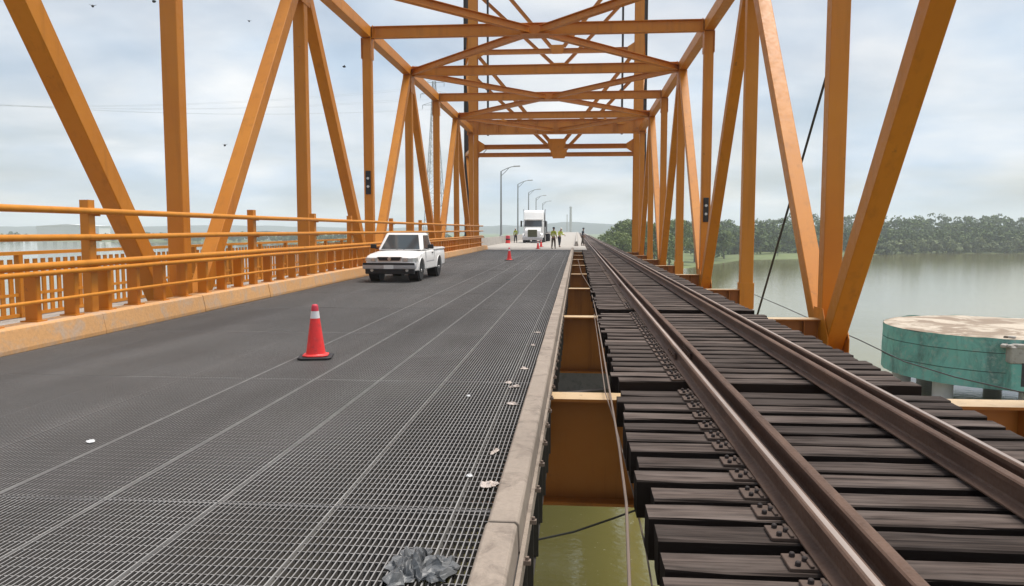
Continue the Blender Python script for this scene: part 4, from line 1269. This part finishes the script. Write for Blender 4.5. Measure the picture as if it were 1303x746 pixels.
# ------------------------------------------------------------------ trees
def leaf_cloud(P, Nn, size, r_):
    """quads at points P facing about Nn"""
    n = len(P)
    a = r_.normal(size=(n, 3)); Nn = Nn + 0.75 * a / np.linalg.norm(a, axis=1)[:, None]
    Nn /= np.linalg.norm(Nn, axis=1)[:, None]
    u = np.cross(Nn, r_.normal(size=(n, 3))); u /= np.linalg.norm(u, axis=1)[:, None]
    v = np.cross(Nn, u)
    s = size * r_.uniform(0.55, 1.25, (n, 1))
    k = r_.uniform(0.55, 1.0, (n, 1))
    q = np.stack([P - u * s, P - v * s * k * 0.6, P + u * s, P + v * s * k], 1)
    return q.reshape(-1, 3)
def crown_points(r_, h, rad, n, zlow=0.25, lobes=9):
    """lobed crown of height h, radius rad standing on z = 0"""
    Ps, Ns = [], []
    for q in range(lobes):
        an = r_.uniform(0, 2 * np.pi); rr = rad * r_.uniform(0.0, 0.62)
        zz = h * r_.uniform(zlow + 0.1, 0.84)
        c_ = np.array([rr * np.cos(an), rr * np.sin(an), zz])
        lr_ = rad * r_.uniform(0.32, 0.58) * (1.15 - 0.4 * zz / h)
        m_ = n // lobes
        d = r_.normal(size=(m_, 3)); d /= np.linalg.norm(d, axis=1)[:, None]
        d[:, 2] = np.where(d[:, 2] < -0.35, -d[:, 2] * 0.6, d[:, 2])
        rr_ = lr_ * r_.uniform(0.72, 1.05, (m_, 1))
        Ps.append(c_ + d * rr_ * np.array([1, 1, 0.85])); Ns.append(d)
    return np.concatenate(Ps), np.concatenate(Ns)
def quads_mesh(name, Q, mat):
    me = bpy.data.meshes.new(name)
    nv = len(Q); nf = nv // 4
    me.vertices.add(nv); me.vertices.foreach_set('co', Q.astype(np.float32).ravel())
    me.loops.add(nv); me.loops.foreach_set('vertex_index', np.arange(nv, dtype=np.int32))
    me.polygons.add(nf); me.polygons.foreach_set('loop_start', np.arange(0, nv, 4, dtype=np.int32))
    me.materials.append(mat); me.update(calc_edges=True)
    return me
rt = np.random.default_rng(3)
Q = []
QS = []
def forest_tree(x, y, h, rad, n, scrub=False):
    P, Nn = crown_points(rt, h, rad, n, -0.05, 10)
    P = P + np.array([x, y, gz(x, y) - 0.3])
    (QS if scrub else Q).append(leaf_cloud(P, Nn, 0.8 + 0.0008 * (y - 400), rt))
# right bank wood, rows going back and up
for row, dd in enumerate((2, 14, 26, 42, 62, 90, 125, 170, 225)):
    x = 95 if row == 0 else 60
    while x < 520:
        s = shore(x)
        if row == 0:
            h = rt.uniform(5, 10.0); rad = h * rt.uniform(0.6, 0.9)
            if 95 < x < 150 and rt.random() < 0.6: h *= 0.5; rad *= 0.6
        else:
            h = rt.uniform(7, 15) if row < 4 else rt.uniform(9, 20); rad = h * rt.uniform(0.36, 0.52)
        yy = s + dd + rt.uniform(-4, 4)
        if 60 < x < 150 and row < 3: yy += 60 
        forest_tree(x, yy, h, rad, 420 if row < 6 else 260, row == 0)
        x += rad * rt.uniform(0.7, 1.2)
# left bank: thin belt of scrub and woods
for dd in (6, 25, 60, 140):
    x = -1100
    while x < -40:
        h = rt.uniform(4, 10); rad = h * rt.uniform(0.5, 0.8)
        yy = shore(x) + dd + rt.uniform(-5, 5)
        P, Nn = crown_points(rt, h, rad, 130, 0.12, 5)
        if not (-700 < x < -540 and dd < 100):
            Q.append(leaf_cloud(P + np.array([x, yy, gz(x, yy) - 0.3]), Nn, 1.3, rt))
        x += rad * rt.uniform(1.2, 2.2)
fo = put('distant_forest', quads_mesh('distant_forest', np.concatenate(Q), M['leaf']))
tag(fo, 'dark green wood covering the far river bank', 'forest', kind='stuff')

M['scrub'] = mat_foliage('shore_scrub_leaves', (0.075, 0.100, 0.040), (0.135, 0.160, 0.075))
fs = put('shore_scrub', quads_mesh('shore_scrub', np.concatenate(QS), M['scrub']))
tag(fs, 'paler low scrub along the waterline of the far bank', 'scrub', kind='stuff')

# separate trees beside the far end of the track
def tree_proto(seed, h, rad):
    r2 = np.random.default_rng(seed)
    P, Nn = crown_points(r2, h, rad, 2600, 0.18, 13)
    crown = quads_mesh('crown', leaf_cloud(P, Nn, 0.30, r2), M['leaf2'])
    g = MB().tube([(0, 0, -0.5), (0.1, 0.05, h * 0.25), (0.0, 0.15, h * 0.5), (0.2, 0.1, h * 0.75)], [0.28, 0.22, 0.15, 0.06], 8)
    for q in range(6):
        an = q * 1.05 + seed; z0 = h * (0.25 + 0.07 * q)
        g.tube([(0.05, 0.1, z0), (math.cos(an) * rad * 0.3, math.sin(an) * rad * 0.3, z0 + h * 0.12), (math.cos(an) * rad * 0.6, math.sin(an) * rad * 0.6, z0 + h * 0.2)], [0.12, 0.08, 0.03], 6)
    return crown, g.mesh('trunk', M['bark'], smooth=True)
protos = [tree_proto(21, 11, 5.2), tree_proto(22, 9, 4.8), tree_proto(23, 13, 5.5)]
spots = [(13, 236, 1.05, 'small leafy tree nearest the right rail at the far shore'), (19, 243, 1.15, 'leafy bank tree second from the right rail'), (25, 250, 1.2, 'leafy bank tree left of the right tower column'),
         (17, 262, 1.35, 'taller tree behind the small tree next to the rails'), (31, 262, 1.25, 'bank tree seen just behind the right tower column'), (38, 290, 1.3, 'bank tree between the tower column and the end post'),
         (47, 312, 1.25, 'bank tree seen through the last truss panel'), (23, 285, 1.5, 'tallest spiky topped tree above the bushes near the rails'), (56, 334, 1.2, 'bank tree behind the fifth right truss panel'),
         (66, 352, 1.1, 'bank tree behind the fourth right truss panel'), (12, 290, 1.2, 'far tree directly over the vanishing rails'), (98, 385, 0.42, 'round pale bush at the edge of the grassy spit')]
for i, (x, y, s, lb) in enumerate(spots):
    r_ = empty('bank_tree', (x, y, gz(x, y)), i * 1.7)
    s *= 1.16
    r_.scale = (s, s, s)
    cr, tk = protos[i % 3]
    put('crown', cr, r_); put('trunk', tk, r_)
    tag(r_, lb, 'tree', 'trees on the far bank by the railway')

# ------------------------------------------------------------------ far buildings and masts
wh = empty('warehouse', (-622, 905, gz(-622, 905)), R(8))
MB().box((0, 0, 8.5), (74, 30, 17)).build('wall', M['white_wall'], wh)
MB().prism([(-38, 17), (38, 17), (0, 19.4)], (0, -15.4, 0), (0, 15.4, 0), EX, EZ).build('roof', M['white_wall'], wh)
for k in range(5): MB().box((-28 + 12 * k, -15.03, 3.2), (5, 0.1, 6)).build('door', M['bumper'], wh)
MB().box((33, -15.2, 7), (6, 0.3, 1.8)).build('red_panel', M['red_roof'], wh)
tag(wh, 'long white warehouse on the far left river bank', 'warehouse')
wh2 = empty('warehouse', (-370, 905, gz(-370, 905)), R(-6))
MB().box((0, 0, 4.5), (60, 22, 9)).build('wall', M['white_wall'], wh2)
MB().prism([(-31, 9), (31, 9), (0, 11)], (0, -11.4, 0), (0, 11.4, 0), EX, EZ).build('roof', M['grey_steel'], wh2)
for k in range(4): MB().box((-20 + 12 * k, -11.03, 2.5), (4, 0.1, 4.5)).build('door', M['bumper'], wh2)
tag(wh2, 'small pale warehouse behind the left truss posts', 'warehouse')
for px, top, wid, Y, lb in ((726, 263, 4.6, 1500, 'hazy thick chimney above the vanishing point of the road'), (721.5, 273, 1.6, 1480, 'thin hazy mast just left of the chimney')):
    c = ony(px, 300, Y); t = ony(px, top, Y)
    r_ = empty('chimney' if wid > 3 else 'mast', (c.x, Y, WZ + 2))
    h = t.z - WZ - 2
    MB().lathe([(wid * 0.62, 0), (wid * 0.45, h)], n=16).build('shaft', M['pier_concrete'], r_, smooth=True)
    MB().lathe([(wid * 0.55, h - 3), (wid * 0.55, h - 1)], n=16).build('collar', M['pier_concrete'], r_)
    tag(r_, lb, 'chimney' if wid > 3 else 'mast')

# electricity pylon with its wires
PY = 420.0
pb = ony(554, 300, PY); ptop = ony(553, 98, PY)
H_P = ptop.z - WZ - 1
pyl = empty('electricity_pylon', (pb.x, PY, WZ + 1))
g = MB()
def half(z):
    return 5.6 * (1 - z / H_P) ** 1.15 + 0.7
lv = [0]
while lv[-1] < H_P - 2.5: lv.append(lv[-1] + max(2.6, half(lv[-1]) * 1.5))
for s in ((-1, -1), (1, -1), (1, 1), (-1, 1)):
    MB().tube([(s[0] * half(z), s[1] * half(z), z) for z in lv], 0.17, 5).build('leg', M['galv'], pyl)
br = MB()
for za, zb in zip(lv, lv[1:]):
    ha, hb = half(za), half(zb)
    cs = [(-1, -1), (1, -1), (1, 1), (-1, 1)]
    for q in range(4):
        a, b = cs[q], cs[(q + 1) % 4]
        br.tube([(a[0] * ha, a[1] * ha, za), (b[0] * hb, b[1] * hb, zb)], 0.09, 4)
        br.tube([(b[0] * ha, b[1] * ha, za), (a[0] * hb, a[1] * hb, zb)], 0.09, 4)
        br.tube([(a[0] * hb, a[1] * hb, zb), (b[0] * hb, b[1] * hb, zb)], 0.08, 4)
br.build('lattice', M['galv'], pyl)['kind'] = 'stuff'
arms = []
for z, wl in ((H_P - 3, 5.5), (H_P - 9, 7.5), (H_P - 15, 6.5)):
    MB().tube([(-wl, 0, z), (wl, 0, z)], 0.14, 5).tube([(-wl, 0, z), (0, 0, z + 2)], 0.1, 4).tube([(wl, 0, z), (0, 0, z + 2)], 0.1, 4).build('cross_arm', M['galv'], pyl)
    for s in (-1, 1):
        MB().lathe([(0.14, -2.2), (0.14, 0)], (s * wl, 0, z), 6).build('insulator', M['galv'], pyl)
        arms.append((pb.x + s * wl, PY, WZ + 1 + z - 2.2))
tag(pyl, 'tall steel lattice electricity pylon seen through the left truss', 'pylon')
for i, a in enumerate(arms):
    b = Vector((-620 + 6 * i, 300 + 8 * (i % 2), 95 + 9 * (i // 2)))
    a = Vector(a); pts = []
    for k in range(15):
        t = k / 14
        p = a.lerp(b, t); p.z -= 22 * 4 * t * (1 - t)
        pts.append(p)
    o = MB().tube(pts, 0.03, 4).build('power_line', M['galv'])
    tag(o, 'faint power line in the left sky, %s wire of the %s pair from the pylon' % (('left', 'right')[i % 2], ('top', 'middle', 'lowest')[i // 2]), 'power line', 'power lines from the pylon')

# ------------------------------------------------------------------ small things on and around the bridge
# dark steel rope leaning outside the right truss
a, b = ony(964, 400, 24.5), ony(1083, -12, 17.5)
d = (b - a)
o = MB().tube([a - d * 0.15, a, b, b + d * 0.2], 0.032, 8).build('steel_rope', M['cable'], smooth=True)
tag(o, 'dark steel rope slanting upward outside the right truss', 'rope')
pts = [ony(960, 375, 22.0), ony(1000, 392, 18.8), ony(1040, 410, 16.4), ony(1092, 432, 14.4), ony(1150, 460, 12.6), ony(1215, 480, 11.2), ony(1303, 500, 9.8)]
o = MB().tube(pts, 0.009, 6).build('hanging_wire', M['cable'], smooth=True)
tag(o, 'thin wire sagging outside the right truss in front of the caisson', 'wire')
# cables lying along the slot over the floor beams
pts = [(0.05, D(5), -0.105), (0.12, D(4), -0.105), (0.18, D(3), -0.105), tuple(ony(751, 366, D(2))), tuple(ony(759, 400, D(1))), tuple(ony(766, 440, 10.8)), tuple(ony(776, 499, D(0))), tuple(ony(788, 570, 6.1)), tuple(ony(797, 640, 4.9)), tuple(ony(801, 746, 3.8)), tuple(ony(803, 900, 2.7))]
o = MB().tube(pts, 0.010, 8).build('loose_cable', M['rope'], smooth=True)
tag(o, 'loose brown cable hanging down through the slot beside the kerb', 'cable')
pts = [tuple(ony(756, 400, D(1))), tuple(ony(762, 440, 11.2)), tuple(ony(770, 499, D(0) - 0.1)), tuple(ony(783, 540, 7.2)), tuple(ony(806, 628, 5.6)), tuple(ony(822, 700, 4.9)), tuple(ony(832, 760, 4.4))]
o = MB().tube(pts, 0.006, 6).build('loose_cable', M['rope'], smooth=True)
tag(o, 'thin pale cable beside the thicker one, swinging towards the sleepers', 'cable')
pts = [ony(670, 690, 8.5), ony(730, 677, 8.6), ony(780, 660, 8.7), ony(840, 638, 8.8)]
o = MB().tube(pts, 0.012, 6).build('crossing_cable', M['cable'], smooth=True)
tag(o, 'dark cable crossing under the slot above the green water', 'cable')

# signal panels on the posts of the third panel point
for X, z, lb in ((XL, 3.45, 'dark panel with two pale lamps on a left truss post'), (XR, 2.35, 'dark panel with two pale lamps on a right truss post')):
    r_ = empty('marker_light', (X, D(3) - 0.153, z))
    MB().box((0, -0.02, 0), (0.20, 0.04, 0.92)).build('board', M['black'], r_, bevel=0.008)
    for s in (-1, 1):
        MB().lathe([(0.055, 0.0), (0.05, -0.04)], (0, -0.04, s * 0.16), 14, axis='y').build('lens', M['lamp_glass'], r_)
    tag(r_, lb, 'marker light', 'marker lights')

# crumpled rag on the grating
def crumple(name, loc, sx, sy, hh, seed, mat, n=34):
    g = MB()
    for j in range(n + 1):
        for i in range(n + 1):
            u0, v0 = i / n * 2 - 1, j / n * 2 - 1
            u, v = u0 * math.sqrt(1 - v0 * v0 / 2), v0 * math.sqrt(1 - u0 * u0 / 2)
            ol = 1 + 0.5 * noise.noise(Vector((u * 1.6, v * 1.6, seed * 2.1)))
            u, v = u * ol, v * ol
            rr = min(1.0, math.hypot(u, v) / ol)
            p = Vector((u * 2.1 + seed, v * 2.1, seed * 0.7))
            fold = abs(noise.noise(p)) * 0.8 + abs(noise.noise(p * 2.3)) * 0.5 + 0.25 * abs(noise.noise(p * 5.1))
            edge = max(0.0, 1 - rr ** 2.5)
            ww = 1 + 0.35 * noise.noise(Vector((u, v, seed + 3)))
            wx = 0.25 * noise.noise(p * 1.7 + Vector((9, 0, 0))); wy = 0.25 * noise.noise(p * 1.7 + Vector((0, 9, 0)))
            g.v.append(((u + wx) * sx, (v + wy) * sy, 0.006 + hh * fold * (0.12 + edge)))
    for j in range(n):
        for i in range(n):
            a = j * (n + 1) + i
            g.f.append((a, a + 1, a + n + 2, a + n + 1)); g.m.append(0)
    o = g.build(name, mat, smooth=False)
    sd_ = o.modifiers.new('thick', 'SOLIDIFY'); sd_.thickness = 0.003
    o.location = loc
    return o
p = onz(528, 727, 0)
o = crumple('crumpled_rag', (p.x, p.y, 0.0), 0.15, 0.20, 0.13, 4.3, M['rag'])
tag(o, 'crumpled grey plastic rag lying on the grating in the foreground', 'rag')
scraps = [((622, 618), .055, .06, 'largest pale paper scrap against the kerb, nearest of the kerb litter'), ((630, 576), .075, .018, 'thin pale paper strip pointing at the kerb, second from the viewer'),
          ((652, 515), .055, .03, 'bent pale scrap by the kerb, third from the viewer'), ((655, 493), .06, .022, 'pale scrap by the kerb beside a smaller one'), ((647, 488), .045, .03, 'small pale scrap lying left of its neighbour, away from the kerb'),
          ((667, 470), .045, .03, 'small pale scrap touching the kerb in the middle distance'), ((678, 440), .045, .025, 'tiny pale scrap by the kerb, second farthest'), ((684, 424), .05, .025, 'farthest pale paper scrap beside the kerb')]
for i, (px, a_, b_, lb) in enumerate(scraps):
    p = onz(*px, 0)
    o = crumple('paper_scrap', (p.x, p.y, 0.0), a_, b_, 0.035, 5.1 + i, M['paper'], 12)
    o.rotation_euler[2] = i * 1.3
    tag(o, lb, 'litter', 'litter along the concrete kerb')
for px, sz, lb in (((115, 563), .035, 'small white scrap alone on the left part of the grating'), ((597, 607), .022, 'tiny white scrap on the grating a little left of the kerb litter'), ((596, 505), .02, 'tiny white scrap on the grating farther up')):
    p = onz(*px, 0)
    o = crumple('paper_scrap', (p.x, p.y, 0.0), sz, sz * 0.8, 0.03, 9.0, M['white_wall'], 8)
    tag(o, lb, 'litter')

# birds far up in the sky
def bird(px, dist, lb):
    c = ony(*px, dist)
    r_ = empty('bird', c, random.uniform(0, 6))
    g = MB().lathe([(0.02, -0.19), (0.09, -0.10), (0.11, 0.0), (0.08, 0.11), (0.03, 0.17)], (0, 0, 0), 8, axis='y')
    g.build('body', M['bird'], r_, smooth=True)
    for s in (-1, 1):
        MB().prism([(0, -0.06), (0.16, -0.05), (0.30, 0.02), (0.15, 0.06), (0, 0.07)], (0, 0, 0.02), (0, 0, 0.03), (EX * s + EZ * 0.35), EY).build('wing', M['bird'], r_)
    tag(r_, lb, 'bird', 'birds in the left sky')
bird((118, 8), 62, 'dark speck of a bird in the sky beside the near left diagonal')
bird((196, 2), 60, 'dark bird speck at the top edge of the sky by the first left post')
bird((286, 185), 70, 'dark speck of a bird in the sky between first left post and the next diagonal')
bird((438, 85), 80, 'dark speck of a bird in the sky left of the third left post')
bird((317, 27), 95, 'faintest small bird high in the sky before the pale left diagonal')

# ------------------------------------------------------------------ haze
hz_ = MB().box((0, 1700, 16.5), (10400, 6600, 59.0)).build('haze', bpy.data.materials.new('haze_air'))
hm = hz_.data.materials[0]; hm.use_nodes = True
hm.node_tree.nodes.clear()
pv = hm.node_tree.nodes.new('ShaderNodeVolumePrincipled')
pv.inputs['Color'].default_value = (0.86, 0.92, 1.0, 1)
pv.inputs['Density'].default_value = 0.00031
pv.inputs['Anisotropy'].default_value = 0.0
mo = hm.node_tree.nodes.new('ShaderNodeOutputMaterial')
hm.node_tree.links.new(pv.outputs[0], mo.inputs['Volume'])
tag(hz_, kind='stuff')
# the box must hold the pylon too: its top is just above the highest thing
top = max(pyl.location.z + H_P, 44.8) + 3
bot = WZ - 3.0
hz_.scale[2] = (top - bot) / 59.0
hz_.location[2] = (top + bot) / 2 - 16.5 * hz_.scale[2]
